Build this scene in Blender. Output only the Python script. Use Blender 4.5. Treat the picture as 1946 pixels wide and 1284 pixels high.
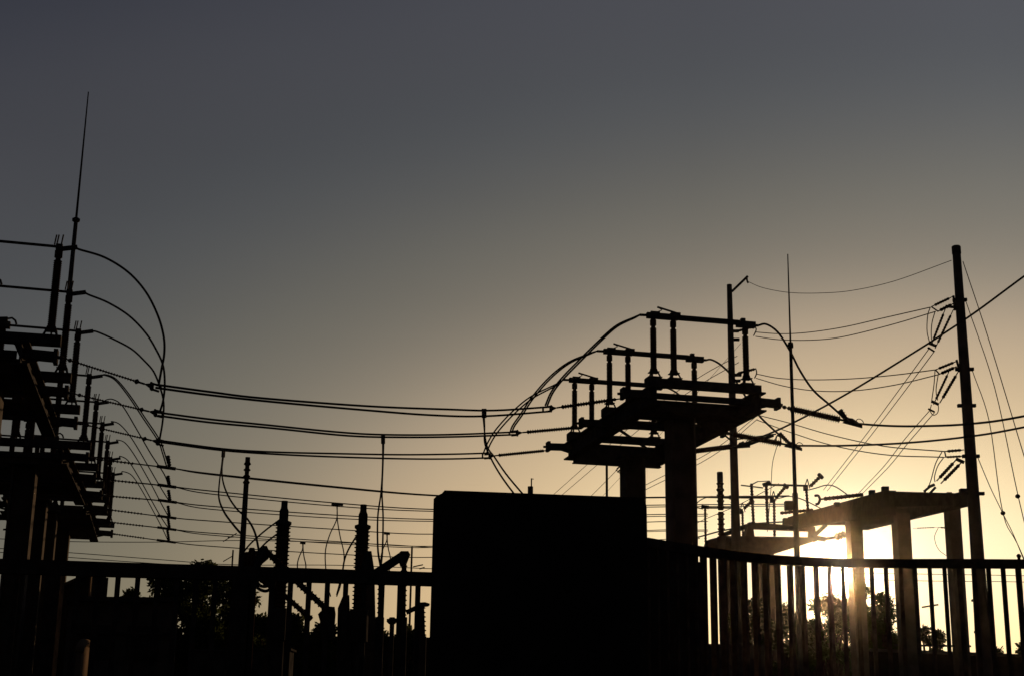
import bpy, math, random
from mathutils import Vector, Matrix
random.seed(7)
S = bpy.context.scene
for o in list(bpy.data.objects): bpy.data.objects.remove(o)
COL = S.collection
HAZE = .0001

# ------------------------------------------------------------------ camera
F, CX, CY, EYE = 2780.0, 973.0, 642.0, 1.6
TH, RO = math.radians(15.1), math.radians(0.8)
u0 = Vector((0, -math.sin(TH), math.cos(TH))); r0 = Vector((1, 0, 0)); FW = Vector((0, math.cos(TH), math.sin(TH)))
UP = u0*math.cos(RO) - r0*math.sin(RO); RT = r0*math.cos(RO) + u0*math.sin(RO)
CAM = Vector((0, 0, EYE))
cd = bpy.data.cameras.new('camera'); cd.sensor_width = 36; cd.lens = 36*F/1946; cd.clip_start = .1; cd.clip_end = 6000
cam = bpy.data.objects.new('camera', cd); COL.objects.link(cam); S.camera = cam
m = Matrix((RT, UP, -FW)).transposed().to_4x4(); m.translation = CAM; cam.matrix_world = m

def ray(px, py): return (RT*((px-CX)/F) - UP*((py-CY)/F) + FW)
def P(px, py, Y):
    d = ray(px, py); return CAM + d*(Y/d.y)
def PZ(px, py, z):
    d = ray(px, py); return CAM + d*((z-EYE)/d.z)
def PJ(v):
    q = Vector(v)-CAM; w = q.dot(FW); return (CX+F*q.dot(RT)/w, CY-F*q.dot(UP)/w, v[1])
def pm(px, Y): return px*Y/F            # pixels of the photo -> metres at distance Y

# ------------------------------------------------------------------ sky, sun, exposure
SD = ray(1596, 1086).normalized()
W = bpy.data.worlds.new('World'); S.world = W; W.use_nodes = True
nt = W.node_tree; nt.nodes.clear()
def N(t, **k):
    n = nt.nodes.new(t)
    for a, b in k.items(): setattr(n, a, b)
    return n
def L_(a, b): nt.links.new(a, b)
def M_(op, a, b=None, c=None):
    n = N('ShaderNodeMath', operation=op)
    for i, v in enumerate((a, b, c)):
        if v is None: continue
        if isinstance(v, (int, float)): n.inputs[i].default_value = v
        else: L_(v, n.inputs[i])
    return n.outputs[0]
tc = N('ShaderNodeTexCoord'); sx = N('ShaderNodeSeparateXYZ'); L_(tc.outputs['Generated'], sx.inputs[0])
az = M_('ARCTAN2', sx.outputs[0], sx.outputs[1]); el = M_('ARCSINE', sx.outputs[2])
saz, sel = math.atan2(SD.x, SD.y), math.asin(SD.z)
da = M_('SUBTRACT', az, saz+math.radians(.9)); de = M_('SUBTRACT', el, sel)
AZK, RNG = 0.49, math.radians(36)
t = M_('SQRT', M_('ADD', M_('POWER', M_('MULTIPLY', M_('ABSOLUTE', da), AZK), 2.0), M_('POWER', M_('ABSOLUTE', de), 2.0)))
tn = M_('DIVIDE', t, RNG)
def lin(c): return tuple(((v/255+.055)/1.055)**2.4 if v > 10 else v/255/12.92 for v in c) + (1,)
ramp = N('ShaderNodeValToRGB'); L_(tn, ramp.inputs[0])
cr = ramp.color_ramp; cr.interpolation = 'B_SPLINE'
SKY = [(0, (255, 250, 226)), (2, (254, 245, 215)), (4, (246, 226, 186)), (6, (220, 198, 162)), (8, (197, 176, 145)), (10, (179, 161, 137)), (12, (145, 135, 119)), (14, (122, 117, 106)),
       (16, (109, 107, 99)), (18, (96, 96, 93)), (20, (86, 88, 89)), (22, (79, 81, 84)), (24, (79, 80, 84)), (27, (75, 76, 82)), (30, (63, 65, 75)), (36, (50, 52, 62)), (40, (44, 46, 56))]
SKY = [(p/40, c) for p, c in SKY]
cr.elements[0].position = 0; cr.elements[0].color = lin(SKY[0][1]); cr.elements[1].position = 1; cr.elements[1].color = lin(SKY[-1][1])
for p, c in SKY[1:-1]:
    e = cr.elements.new(p); e.color = lin(c)
# the air low over the horizon is a little redder
fh = M_('EXPONENT', M_('MULTIPLY', M_('MAXIMUM', M_('SUBTRACT', el, math.radians(3)), 0.0), -1/math.radians(6.3)))
tint = N('ShaderNodeMix', data_type='RGBA'); L_(fh, tint.inputs[0]); tint.inputs[6].default_value = (.87, .88, .93, 1); tint.inputs[7].default_value = (1.44, 1.29, .97, 1)
skyc = N('ShaderNodeMix', data_type='RGBA', blend_type='MULTIPLY'); skyc.inputs[0].default_value = 1; L_(ramp.outputs[0], skyc.inputs[6]); L_(tint.outputs[2], skyc.inputs[7])
# the quarter of the sky away from the sun is darker high up, the side beyond it lighter
def cl(x): return M_('MINIMUM', M_('MAXIMUM', x, 0.0), 1.0)
nz = N('ShaderNodeTexNoise'); nz.inputs['Scale'].default_value = 2.2; nz.inputs['Detail'].default_value = 3
nm = N('ShaderNodeMapping'); nm.inputs['Scale'].default_value = (1, 1, 6); L_(tc.outputs['Generated'], nm.inputs[0]); L_(nm.outputs[0], nz.inputs[0])
k1 = M_('MULTIPLY', cl(M_('MULTIPLY_ADD', da, -1/math.radians(24), -.33)), cl(M_('MULTIPLY_ADD', el, 1/math.radians(10), -1.2)))
k2 = M_('MULTIPLY', cl(M_('MULTIPLY_ADD', da, 1/math.radians(12), .5)), cl(M_('MULTIPLY_ADD', el, 1/math.radians(12), -.7)))
side = M_('MULTIPLY_ADD', k2, .20, M_('MULTIPLY_ADD', k1, -.22, M_('MULTIPLY_ADD', nz.outputs[0], .07, .965)))
cs = N('ShaderNodeCombineXYZ'); [L_(side, cs.inputs[i]) for i in range(3)]
skyd = N('ShaderNodeMix', data_type='RGBA', blend_type='MULTIPLY'); skyd.inputs[0].default_value = 1; L_(skyc.outputs[2], skyd.inputs[6]); L_(cs.outputs[0], skyd.inputs[7])
# aureole and disc of the sun
vd = N('ShaderNodeVectorMath', operation='DOT_PRODUCT'); L_(tc.outputs['Generated'], vd.inputs[0]); vd.inputs[1].default_value = SD
ga = M_('ARCCOSINE', M_('MINIMUM', vd.outputs['Value'], .9999999))
gd = M_('MULTIPLY', ga, 57.29578)
glow = M_('ADD', M_('MULTIPLY', M_('EXPONENT', M_('MULTIPLY', M_('POWER', M_('DIVIDE', gd, 1.9), 2.0), -1.0)), .55),
          M_('MULTIPLY', M_('EXPONENT', M_('MULTIPLY', M_('POWER', M_('DIVIDE', gd, .42), 4.0), -1.0)), 40.0))
gc = N('ShaderNodeMix', data_type='RGBA', blend_type='MULTIPLY'); gc.inputs[0].default_value = 1
gc.inputs[6].default_value = (1, .86, .58, 1)
cmb = N('ShaderNodeCombineXYZ')
for i in range(3): L_(glow, cmb.inputs[i])
L_(cmb.outputs[0], gc.inputs[7])
add = N('ShaderNodeMix', data_type='RGBA', blend_type='ADD'); add.inputs[0].default_value = 1
L_(skyd.outputs[2], add.inputs[6]); L_(gc.outputs[2], add.inputs[7])
# the sky above and behind is darker than the sunset quarter; a touch of physical sky on top
fwd = M_('MULTIPLY_ADD', sx.outputs[1], .5, .5)
dim = M_('MINIMUM', M_('MAXIMUM', M_('MULTIPLY_ADD', fwd, 1.9, -.75), .28), 1.0)
low = M_('MINIMUM', M_('MAXIMUM', M_('MULTIPLY_ADD', sx.outputs[2], 12.0, 1.0), .1), 1.0)
bg = N('ShaderNodeBackground'); L_(add.outputs[2], bg.inputs[0]); L_(M_('MULTIPLY', dim, low), bg.inputs[1])
sky = N('ShaderNodeTexSky', sky_type='NISHITA', sun_disc=False, sun_elevation=sel, sun_rotation=saz)
bg2 = N('ShaderNodeBackground'); L_(sky.outputs[0], bg2.inputs[0]); bg2.inputs[1].default_value = .0012
ash = N('ShaderNodeAddShader'); L_(bg.outputs[0], ash.inputs[0]); L_(bg2.outputs[0], ash.inputs[1])
wo = N('ShaderNodeOutputWorld'); L_(ash.outputs[0], wo.inputs[0])
sl = bpy.data.lights.new('sun', 'SUN'); sl.energy = 3.2; sl.angle = math.radians(.5); sl.color = (1, .60, .30)
so = bpy.data.objects.new('sun', sl); COL.objects.link(so); so.rotation_euler = SD.to_track_quat('Z', 'Y').to_euler(); so.location = (20, 60, 30)
S.view_settings.view_transform = 'Standard'; S.view_settings.look = 'None'; S.view_settings.exposure = 0; S.view_settings.gamma = 1

# ------------------------------------------------------------------ materials
def mat(name, c1, c2, rough=.6, metal=0, scale=8, bump=.2, trans=0):
    m = bpy.data.materials.new(name); m.use_nodes = True; t = m.node_tree; b = t.nodes['Principled BSDF']
    n = t.nodes.new('ShaderNodeTexNoise'); n.inputs['Scale'].default_value = scale; n.inputs['Detail'].default_value = 6
    tc = t.nodes.new('ShaderNodeTexCoord'); t.links.new(tc.outputs['Object'], n.inputs['Vector'])
    r = t.nodes.new('ShaderNodeValToRGB'); r.color_ramp.elements[0].position = .35; r.color_ramp.elements[1].position = .68
    r.color_ramp.elements[0].color = (*c1, 1); r.color_ramp.elements[1].color = (*c2, 1)
    t.links.new(n.outputs['Fac'], r.inputs[0]); t.links.new(r.outputs[0], b.inputs['Base Color'])
    b.inputs['Roughness'].default_value = min(1, rough+.3); b.inputs['Specular IOR Level'].default_value = 0.0; b.inputs['Metallic'].default_value = metal
    if bump:
        bu = t.nodes.new('ShaderNodeBump'); bu.inputs['Strength'].default_value = bump; bu.inputs['Distance'].default_value = .02
        t.links.new(n.outputs['Fac'], bu.inputs['Height']); t.links.new(bu.outputs[0], b.inputs['Normal'])
    if trans:
        b.inputs['Transmission Weight'].default_value = 0
        tr = t.nodes.new('ShaderNodeBsdfTranslucent'); mx = t.nodes.new('ShaderNodeMixShader'); mx.inputs[0].default_value = trans
        t.links.new(r.outputs[0], tr.inputs[0]); t.links.new(b.outputs[0], mx.inputs[1]); t.links.new(tr.outputs[0], mx.inputs[2])
        t.links.new(mx.outputs[0], t.nodes['Material Output'].inputs[0])
    return m
MT = dict(
    steel=mat('galvanised_steel', (.045, .045, .048), (.085, .083, .08), .55, .0, 5),
    conc=mat('weathered_concrete', (.08, .075, .07), (.13, .12, .11), .85, 0, 3),
    porc=mat('brown_porcelain', (.05, .028, .02), (.09, .05, .035), .4, 0, 10, 0),
    alu=mat('aluminium_conductor', (.05, .05, .05), (.08, .08, .08), .5, .0, 30, 0),
    fence=mat('dark_fence_paint', (.05, .042, .038), (.11, .085, .07), .6, 0, 12),
    wall=mat('dark_render', (.03, .028, .026), (.05, .046, .042), .95, 0, 4),  # very dark, nearly even base colour
    wood=mat('weathered_pole_wood', (.05, .04, .032), (.10, .08, .065), .9, 0, 6, .4),
    leaf=mat('foliage', (.035, .05, .018), (.07, .09, .03), .7, 0, 2, 0, .35),
    bark=mat('bark', (.04, .032, .025), (.08, .062, .045), .9, 0, 10, .5),
    ground=mat('gravel_ground', (.03, .028, .024), (.06, .055, .045), .95, 0, 1.5, .5),
    roof=mat('roof_sheet', (.04, .04, .042), (.07, .068, .065), .7, 0, 3),
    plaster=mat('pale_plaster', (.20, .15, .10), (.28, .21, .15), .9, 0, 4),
)

# ------------------------------------------------------------------ mesh helpers
class MB:
    def __init__(s): s.v = []; s.f = []; s.sm = []
    def _add(s, vs, fs, smooth):
        b = len(s.v); s.v += [Vector(v) for v in vs]
        for f in fs: s.f.append([b+i for i in f]); s.sm.append(smooth)
    def hexa(s, a):
        # a: four bottom corners, four top corners (same winding)
        s._add(a, [(3, 2, 1, 0), (4, 5, 6, 7), (0, 1, 5, 4), (1, 2, 6, 5), (2, 3, 7, 6), (3, 0, 4, 7)], False); return s
    def beam(s, p, q, w, h, up=Vector((0, 0, 1))):
        p, q = Vector(p), Vector(q); d = (q-p).normalized()
        if abs(d.dot(up)) > .98: up = Vector((0, 1, 0))
        r = d.cross(up).normalized(); u = r.cross(d).normalized()
        r = r*w/2; u = u*h/2
        return s.hexa([p-r-u, p+r-u, q+r-u, q-r-u, p-r+u, p+r+u, q+r+u, q-r+u])
    def ibeam(s, p, q, w, h, t=.03):
        p, q = Vector(p), Vector(q); z = Vector((0, 0, 1))
        s.beam(p+z*(h/2-t/2), q+z*(h/2-t/2), w, t); s.beam(p-z*(h/2-t/2), q-z*(h/2-t/2), w, t)
        return s.beam(p, q, t*.8, h-2*t)
    def box(s, c, sx, sy, sz, ang=0):
        c = Vector(c); U = Vector((math.cos(ang), math.sin(ang), 0)); return s.beam(c-U*sx/2, c+U*sx/2, sy, sz)
    def tube(s, pts, r, n=6, cap=True):
        pts = [Vector(p) for p in pts]; k = len(pts); rr = r if isinstance(r, (list, tuple)) else [r]*k
        d0 = (pts[1]-pts[0]).normalized(); ref = Vector((0, 0, 1)) if abs(d0.z) < .9 else Vector((0, 1, 0))
        nrm = (ref - d0*ref.dot(d0)).normalized(); vs = []
        for i, p in enumerate(pts):
            a = pts[max(i-1, 0)]; b = pts[min(i+1, k-1)]; d = (b-a)
            if d.length < 1e-9: d = d0
            d.normalize(); nrm = (nrm - d*nrm.dot(d)).normalized(); bi = d.cross(nrm)
            for j in range(n):
                th = 2*math.pi*j/n; vs.append(p + (nrm*math.cos(th)+bi*math.sin(th))*rr[i])
        fs = [(i*n+j, i*n+(j+1) % n, (i+1)*n+(j+1) % n, (i+1)*n+j) for i in range(k-1) for j in range(n)]
        if cap: fs += [tuple(range(n-1, -1, -1)), tuple((k-1)*n+j for j in range(n))]
        s._add(vs, fs, n > 4); return s
    def lathe(s, p, q, prof, n=12):
        p, q = Vector(p), Vector(q); d = q-p
        pts = [p+d*t for t, r in prof]; ax = d.normalized()
        ref = Vector((1, 0, 0)) if abs(ax.x) < .9 else Vector((0, 1, 0)); a = (ref-ax*ref.dot(ax)).normalized(); b = ax.cross(a); vs = []
        for c, (t, r) in zip(pts, prof):
            for j in range(n):
                th = 2*math.pi*j/n; vs.append(c+(a*math.cos(th)+b*math.sin(th))*r)
        k = len(prof)
        fs = [(i*n+j, i*n+(j+1) % n, (i+1)*n+(j+1) % n, (i+1)*n+j) for i in range(k-1) for j in range(n)]
        fs += [tuple(range(n-1, -1, -1)), tuple((k-1)*n+j for j in range(n))]
        s._add(vs, fs, False); return s
    def sheds(s, p, q, rc, rs, pitch, n=12):
        ln = (Vector(q)-Vector(p)).length; k = max(2, int(round(ln/pitch))); pr = [(0, rc)]
        for i in range(k):
            a = i/k; e = 1/k
            pr += [(a+.30*e, rc), (a+.50*e, rs), (a+.62*e, rs), (a+.72*e, rc)]
        pr.append((1, rc)); return s.lathe(p, q, pr, n)
    def prism(s, front, back):
        n = len(front); vs = list(front)+list(back)
        fs = [tuple(range(n)), tuple(range(2*n-1, n-1, -1))] + [(i, i+n, (i+1) % n+n, (i+1) % n) for i in range(n)]
        s._add(vs, fs, False); return s
    def poly(s, pts, Y, th, dirv=None):
        # an outline at distance Y given its real thickness, extruded away horizontally
        fr = [P(x, y, Y) for x, y in pts]; d = (dirv or Vector((-.2, 1, 0))).normalized()*th
        return s.prism(fr, [f+d for f in fr])
    def build(s, name, m, parent=None, origin=None, label=None):
        me = bpy.data.meshes.new(name); o = bpy.data.objects.new(name, me); COL.objects.link(o)
        if parent is not None:
            org = Vector(parent.get('_w', (0, 0, 0)))
            o.parent = parent
        else:
            org = Vector(origin) if origin is not None else s.v[0].copy(); o.location = org
        pos = org
        if parent is not None: pos = WORLD[parent.name]
        WORLD[o.name] = pos.copy()
        me.from_pydata([v-pos for v in s.v], [], s.f)
        me.polygons.foreach_set('use_smooth', s.sm); me.materials.append(MT[m] if isinstance(m, str) else m); me.update()
        if label: o['label'] = label
        return o
WORLD = {}
def tag(o, label, cat, group=None, kind=None):
    o['label'] = label; o['category'] = cat
    if group: o['group'] = group
    if kind: o['kind'] = kind
    return o
def thing(name, label, cat, loc, group=None):
    o = bpy.data.objects.new(name, None); COL.objects.link(o); o.location = loc; o.empty_display_size = .2
    WORLD[o.name] = Vector(loc); return tag(o, label, cat, group)
def struct(o): o['kind'] = 'structure'; o['label'] = o.name.replace('_', ' '); return o
def crom(pts, sub=6):
    p = [Vector(a) for a in pts]
    if len(p) < 3: return p
    p = [2*p[0]-p[1]]+p+[2*p[-1]-p[-2]]; out = []
    for i in range(1, len(p)-2):
        for j in range(sub):
            t = j/sub
            out.append(.5*((2*p[i])+(p[i+1]-p[i-1])*t+(2*p[i-1]-5*p[i]+4*p[i+1]-p[i+2])*t*t+(3*p[i]-p[i-1]-3*p[i+1]+p[i+2])*t**3))
    out.append(p[-2]); return out
def curve(px):           # [(px,py,Y)...], Y may be left out in the middle and is interpolated
    ys = [a[2] if len(a) > 2 else None for a in px]; idx = [i for i, y in enumerate(ys) if y is not None]
    for i in range(len(ys)):
        if ys[i] is None:
            a = max(j for j in idx if j < i); b = min(j for j in idx if j > i)
            la = sum(math.dist(px[k][:2], px[k+1][:2]) for k in range(a, i)); lb = sum(math.dist(px[k][:2], px[k+1][:2]) for k in range(i, b))
            ys[i] = ys[a]+(ys[b]-ys[a])*la/(la+lb)
    return crom([P(a[0], a[1], y) for a, y in zip(px, ys)])
def wire(name, px, r, label, cat, group=None, m='alu', n=5):
    return tag(MB().tube(curve(px), r, n).build(name, m), label, cat, group)
def vpost(px, py, Y, z0=0.0):      # world top from a pixel, straight down to z0
    t = P(px, py, Y); return Vector((t.x, t.y, z0)), t

# ------------------------------------------------------------------ ground
g = MB(); g._add([(-260, -60, 0), (260, -60, 0), (260, 420, 0), (-260, 420, 0)], [(0, 1, 2, 3)], False)
struct(g.build('ground', 'ground', origin=(0, 0, 0)))

# ------------------------------------------------------------------ switch platforms
def switch(O, U, V, sgn, zt, zb, k, tilt, label, group, full=True, blade=True):
    """three post insulators under a horizontal tube, contact head at one end"""
    z = Vector((0, 0, 1))
    def L(u, v, zz): return Vector((O.x, O.y, 0))+U*(u*sgn)+V*v+z*zz
    root = thing('disconnect_switch', label, 'switch', L(0, 0, zb-.12), group)
    us = (0, .45, 2.09) if blade else (0, 1.5, 1.93)
    for i, u in enumerate(us):
        m = MB(); top = zt-.05-(.03 if i == 2 else 0)
        m.lathe(L(u, 0, zb), L(u, 0, zb+.10), [(0, .095), (.7, .08), (1, .065)])
        m.sheds(L(u, 0, zb+.10), L(u, 0, top-.22), .061, .073, .034, 12)
        m.lathe(L(u, 0, top-.22), L(u, 0, top), [(0, .045), (.2, .045), (.25, .068), (.8, .068), (.85, .05), (1, .05)])
        ins = m.build('insulator', 'porc', root)
        b = MB()
        for a, c in ((-.12, -.10), (.12, -.10), (0, .13)):
            b.beam(L(u+a*.6, c*.6, zb), L(u+a, c, zb-.12), .03, .03)
        b.box(L(u, 0, zb-.115), .30, .26, .02, math.atan2(U.y, U.x)); b.box(L(u, 0, zb+.005), .2, .2, .02, math.atan2(U.y, U.x))
        b.build('base_stand', 'steel', ins)
    if not blade:
        MB().tube([L(.02, 0, zt-.02), L(1.38, 0, zt), L(3.2, 0, zt+.01)], .026, 8).build('bus_tube', 'alu', root)
        m = MB(); m.beam(L(1.36, 0, zt), L(2.05, 0, zt), .12, .14); m.beam(L(1.42, 0, zt+.12), L(1.62, 0, zt+.10), .10, .10); m.tube([L(1.42, 0, zt+.14), L(1.34, 0, zt+.16), L(1.27, 0, zt+.11), L(1.24, 0, zt+.03)], .022, 6)
        m.build('contact_head', 'steel', root)
        m = MB(); m.box(L(0, 0, zt-.03), .11, .11, .10, math.atan2(U.y, U.x)); m.beam(L(-.02, 0, zt-.06), L(-.30, 0, zt-.0), .06, .07); m.build('terminal', 'steel', root)
        for a in (-.03, .045, .085): MB().beam(L(a, .3*a, zt+.02), L(a-.02, .3*a, zt+.20), .02, .02).build('arcing_finger', 'steel', root)
        return root
    m = MB(); m.beam(L(.57, 0, zt), L(1.96, 0, zt), .075, .105); m.build('bus_tube', 'alu', root)
    m = MB(); m.beam(L(-.14, 0, zt), L(.56, 0, zt), .10, .12); m.beam(L(-.05, 0, zt+.08), L(.15, 0, zt+.08), .05, .04)
    m.tube([L(-.14, 0, zt), L(-.30, 0, zt-.005)], .03, 8); m.box(L(.5, 0, zt+.06), .2, .14, .08, math.atan2(U.y, U.x))
    m.build('contact_head', 'steel', root)
    m = MB(); m.beam(L(1.90, 0, zt-.03), L(2.32, 0, zt-.03), .13, .13); m.beam(L(2.0, 0, zt+.05), L(2.09, 0, zt+.05), .1, .1)
    m.tube([L(2.32, 0, zt-.03), L(2.40, 0, zt-.03)], .03, 8); m.build('end_contact', 'steel', root)
    m = MB(); m.beam(L(.10, 0, zt+.20), L(.62, 0, zt+.08), .03, .035); m.tube([L(.14, 0, zt+.18), L(.20, 0, zt+.14), L(.12, 0, zt+.10)], .012, 6)
    m.build('arcing_arm', 'steel', root)
    return root

def platform(O, ang, sgn, vs, zt, zb, zbase, label, grp, swlabels, cols, deck, gu=(-.05, 2.27), stub=(-.68, 2.78), blade=True, v0=-.35, near_stub=True, cross=(1.0, 3.6, 6.3), group='steel switch platforms'):
    U = Vector((math.cos(ang), math.sin(ang), 0)); V = Vector((-math.sin(ang), math.cos(ang), 0)); z = Vector((0, 0, 1))
    def L(u, v, zz): return Vector((O.x, O.y, 0))+U*(u*sgn)+V*v+z*zz
    root = thing('switch_platform', label, 'steel platform', L(1.05, (v0+vs[-1])/2, 0), group)
    gt = zbase-.20; gh = .42                       # girder top, height
    vend = vs[-1]+.35
    for u in gu:
        MB().ibeam(L(u, v0, gt-gh/2), L(u, vend, gt-gh/2), .26, gh, .035).build('girder', 'steel', root)
    for v in cross:
        v, hb = v if isinstance(v, tuple) else (v, .36)
        MB().ibeam(L(gu[0]+.02, v, gt-.05-hb/2), L(gu[1]-.02, v, gt-.05-hb/2), .2, hb, .03).build('cross_beam', 'steel', root)
    MB().beam(L(gu[0]+.1, .05, gt-.16), L(gu[1]-.1, .05, gt-.16), .10, .12).build('cross_beam', 'steel', root)
    for v in vs:
        m = MB(); m.beam(L(-.18, v, zbase-.09), L(gu[1]+.12, v, zbase-.09), .2, .17)
        for u in gu: m.beam(L(u, v, zbase-.175), L(u, v, gt), .16, .16); m.prism([L(u-.16, v-.02, gt), L(u+.16, v-.02, gt), L(u+.06, v-.02, gt+.10), L(u-.06, v-.02, gt+.10)], [L(u-.16, v+.02, gt), L(u+.16, v+.02, gt), L(u+.06, v+.02, gt+.10), L(u-.06, v+.02, gt+.10)])
        m.build('base_beam', 'steel', root)
        for e, su in enumerate(stub):
            if e == 0 and not near_stub: continue
            u = gu[e]; m = MB(); m.beam(L(u, v, gt-.15), L(su, v, gt-.17), .16, .16); m.box(L(su, v, gt-.17), .07, .24, .24, ang)
            d = 1 if e else -1; m.tube([L(su, v, gt-.17), L(su+.12*d, v, gt-.18)], .03, 6)
            m.beam(L(u, v, gt-.3), L(u+.3*d, v, gt-.22), .05, .05); m.build('stub_arm', 'steel', root)
    for (a, b) in deck:
        MB().beam(L((gu[0]+gu[1])/2, a, gt-.40), L((gu[0]+gu[1])/2, b, gt-.40), gu[1]-gu[0]-.3, .03).build('deck_plate', 'steel', root)
    for (px, py, Y, w) in cols:
        b, t = vpost(px, py, Y, 0); t = Vector((t.x, t.y, gt-gh)); m = MB()
        # H section: two flanges and a recessed web
        fu = U*(w/2-.02)
        for s_ in (-1, 1): m.hexa([b+fu*s_-U*.02-V*w/2, b+fu*s_+U*.02-V*w/2, b+fu*s_+U*.02+V*w/2, b+fu*s_-U*.02+V*w/2,
                                   t+fu*s_-U*.02-V*w/2, t+fu*s_+U*.02-V*w/2, t+fu*s_+U*.02+V*w/2, t+fu*s_-U*.02+V*w/2])
        q = U*(w/2-.045); m.hexa([b-q-V*.03, b+q-V*.03, b+q+V*.03, b-q+V*.03, t-q-V*.03, t+q-V*.03, t+q+V*.03, t-q+V*.03])
        m.build('column', 'conc', root)
        MB().box((t.x, t.y, gt-gh+.03), w+.2, w+.5, .055, ang).build('column_cap', 'steel', root)
    for v, lb in zip(vs, swlabels):
        switch(L(0, v, 0), U, V, sgn, zt, zb, 0, 0, lb, grp, blade=blade)
    return L

# right platform, nearest
YR = 30.0
O = P(1241, 600, YR); ZR = O.z
OR = [O, PZ(1160, 668, ZR), PZ(1092, 722, ZR)]; aR = math.atan2(-(OR[2].x-O.x), OR[2].y-O.y); VR = (OR[2]-O).normalized(); vR = [(o-O).dot(VR) for o in OR]
print('angR', math.degrees(aR), vR)
LR = platform(O, aR, 1, vR, ZR, ZR-1.24, ZR-1.37,
     'large black switch platform on two thick columns right of the dark wall block', 'disconnect switches on the right platform',
     ['highest and nearest of the three switches on the big right platform', 'middle switch on the big right platform, one step lower than the highest',
      'lowest and farthest switch on the big right platform, at its left edge'],
     [(1293, 860, 31.2, .53), (1202, 860, 36, .51)], [(.35, .95)], v0=-.3, cross=(.95, (vR[1], .17), (vR[2], .50)))
MB().beam(LR(.2, vR[1]+.1, ZR-1.78), LR(2.0, vR[2]-.2, ZR-1.78), .05, .05).build('brace', 'steel', bpy.data.objects['switch_platform'])
MB().beam(LR(2.0, 1.2, ZR-1.86), LR(.2, vR[1]-.2, ZR-1.86), .05, .05).build('brace', 'steel', bpy.data.objects['switch_platform'])

# left row
def left_bay(tops, zt, label, grp, sw, cols, deck, cross, **k):
    Os = [PZ(x, y, zt) for x, y in tops]; ang = math.atan2(-(Os[-1].x-Os[0].x), Os[-1].y-Os[0].y); print('ang', math.degrees(ang))
    V = Vector((-math.sin(ang), math.cos(ang), 0)); vs = [(o-Os[0]).dot(V) for o in Os]
    return platform(Os[0], ang, -1, vs, zt, zt-1.52, zt-1.60, label, grp, sw, cols, deck, gu=(.42, 2.6), stub=(-.12, 3.1), blade=False, cross=cross, **k), vs
LA, vA = left_bay([(113, 467), (131, 553), (149, 627)], 9.6, 'nearest switch platform of the left row, cut by the left edge of the photo', 'disconnect switches of the left row',
     ['nearest switch of the left row, its insulator tallest in the photo', 'second switch from the front of the left row, its post just behind the tall mast', 'third switch from the front of the left row, joined to the third long arc wire'],
     [(-32, 800, 25.5, .56)], [(.4, 1.7), (2.6, 4.0)], (.9, 2.2, 4.4))
LB, vB = left_bay([(170, 712), (184, 762), (195, 803)], 9.6, 'middle switch platform of the left row with gaps under its base beam', 'disconnect switches of the left row',
     ['fourth switch from the front of the left row, front one of the middle platform', 'fifth switch from the front of the left row, in the middle of the middle platform', 'sixth switch from the front of the left row, back one of the middle platform'],
     [(31, 1060, 33.5, .53), (61, 1060, 39, .52)], [(.4, 1.9), (2.8, 4.3)], (.9, 2.4, 4.7))
LC, vC = left_bay([(205, 838), (210, 869), (215, 898)], 9.6, 'farthest and lowest switch platform of the left row above the columns', 'disconnect switches of the left row',
     ['seventh switch from the front of the left row, front one of the far platform', 'eighth switch from the front of the left row, in the middle of the far platform', 'farthest switch of the left row, lowest in the photo'],
     [(84, 1060, 41, .5), (113, 1060, 44.5, .48)], [(.2, 2.4), (2.7, 5.2)], (.9, 2.6, 5.3))
YA = [PZ(113, 467, 9.6).y, PZ(131, 553, 9.6).y, PZ(149, 627, 9.6).y]
YB = [PZ(170, 712, 9.6).y, PZ(184, 762, 9.6).y, PZ(195, 803, 9.6).y]
YC = [PZ(205, 838, 9.6).y, PZ(210, 869, 9.6).y, PZ(215, 898, 9.6).y]
YRs = [YR, LR(0, vR[1], 0).y, LR(0, vR[2], 0).y]
print('Y', YA, YB, YC, YRs)

# ------------------------------------------------------------------ bundled line conductors with insulator strings
def string(p, q, n_px, label, grp, rc=.03, rs=.048, pitch=.055):
    """long rod insulator string from a stub arm to its dead-end clamp; p,q are (px,py,Y)"""
    a, b = P(*p), P(*q); d = b-a; root = thing('insulator_string', label, 'insulator', a, grp)
    MB().sheds(a+d*.1, a+d*.88, rc, rs, pitch, 9).build('rod_insulator', 'porc', root)
    m = MB().tube([a, a+d*.1], .014, 6); m.lathe(a+d*.06, a+d*.1, [(0, .02), (.5, .04), (1, .03)], 8); m.build('link', 'steel', root); m = MB()
    m.lathe(a+d*.88, a+d*.93, [(0, .03), (.5, .05), (1, .02)], 8); m.tube([a+d*.93, b], .018, 6)
    e = d.normalized(); z = Vector((0, 0, 1))
    m.prism([b-e*.02, b+e*.16+z*.07, b+e*.16-z*.07], [b-e*.02+Vector((0, .02, 0)), b+e*.16+z*.07+Vector((0, .02, 0)), b+e*.16-z*.07+Vector((0, .02, 0))])
    for s_ in (-1, 1):
        m.tube([b+e*.14+z*.05*s_, b+e*.26+z*.05*s_], .02, 6); m.lathe(b+e*.12+z*.05*s_-Vector((0, .03, 0)), b+e*.12+z*.05*s_+Vector((0, .05, 0)), [(0, .025), (1, .025)], 6)
    m.build('dead_end_clamp', 'steel', root)
    return root
def bundle(up, lo, r, label, grp, sp=()):
    root = thing('twin_conductor', label, 'power line', P(*up[0]), grp)
    MB().tube(curve(up), r, 6).build('conductor', 'alu', root); MB().tube(curve(lo), r, 6).build('conductor', 'alu', root)
    for (x, y1, y2, Y) in sp:
        MB().beam(P(x, y1, Y), P(x, y2, Y), .04, .03).build('spacer', 'steel', root)
    return root
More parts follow.
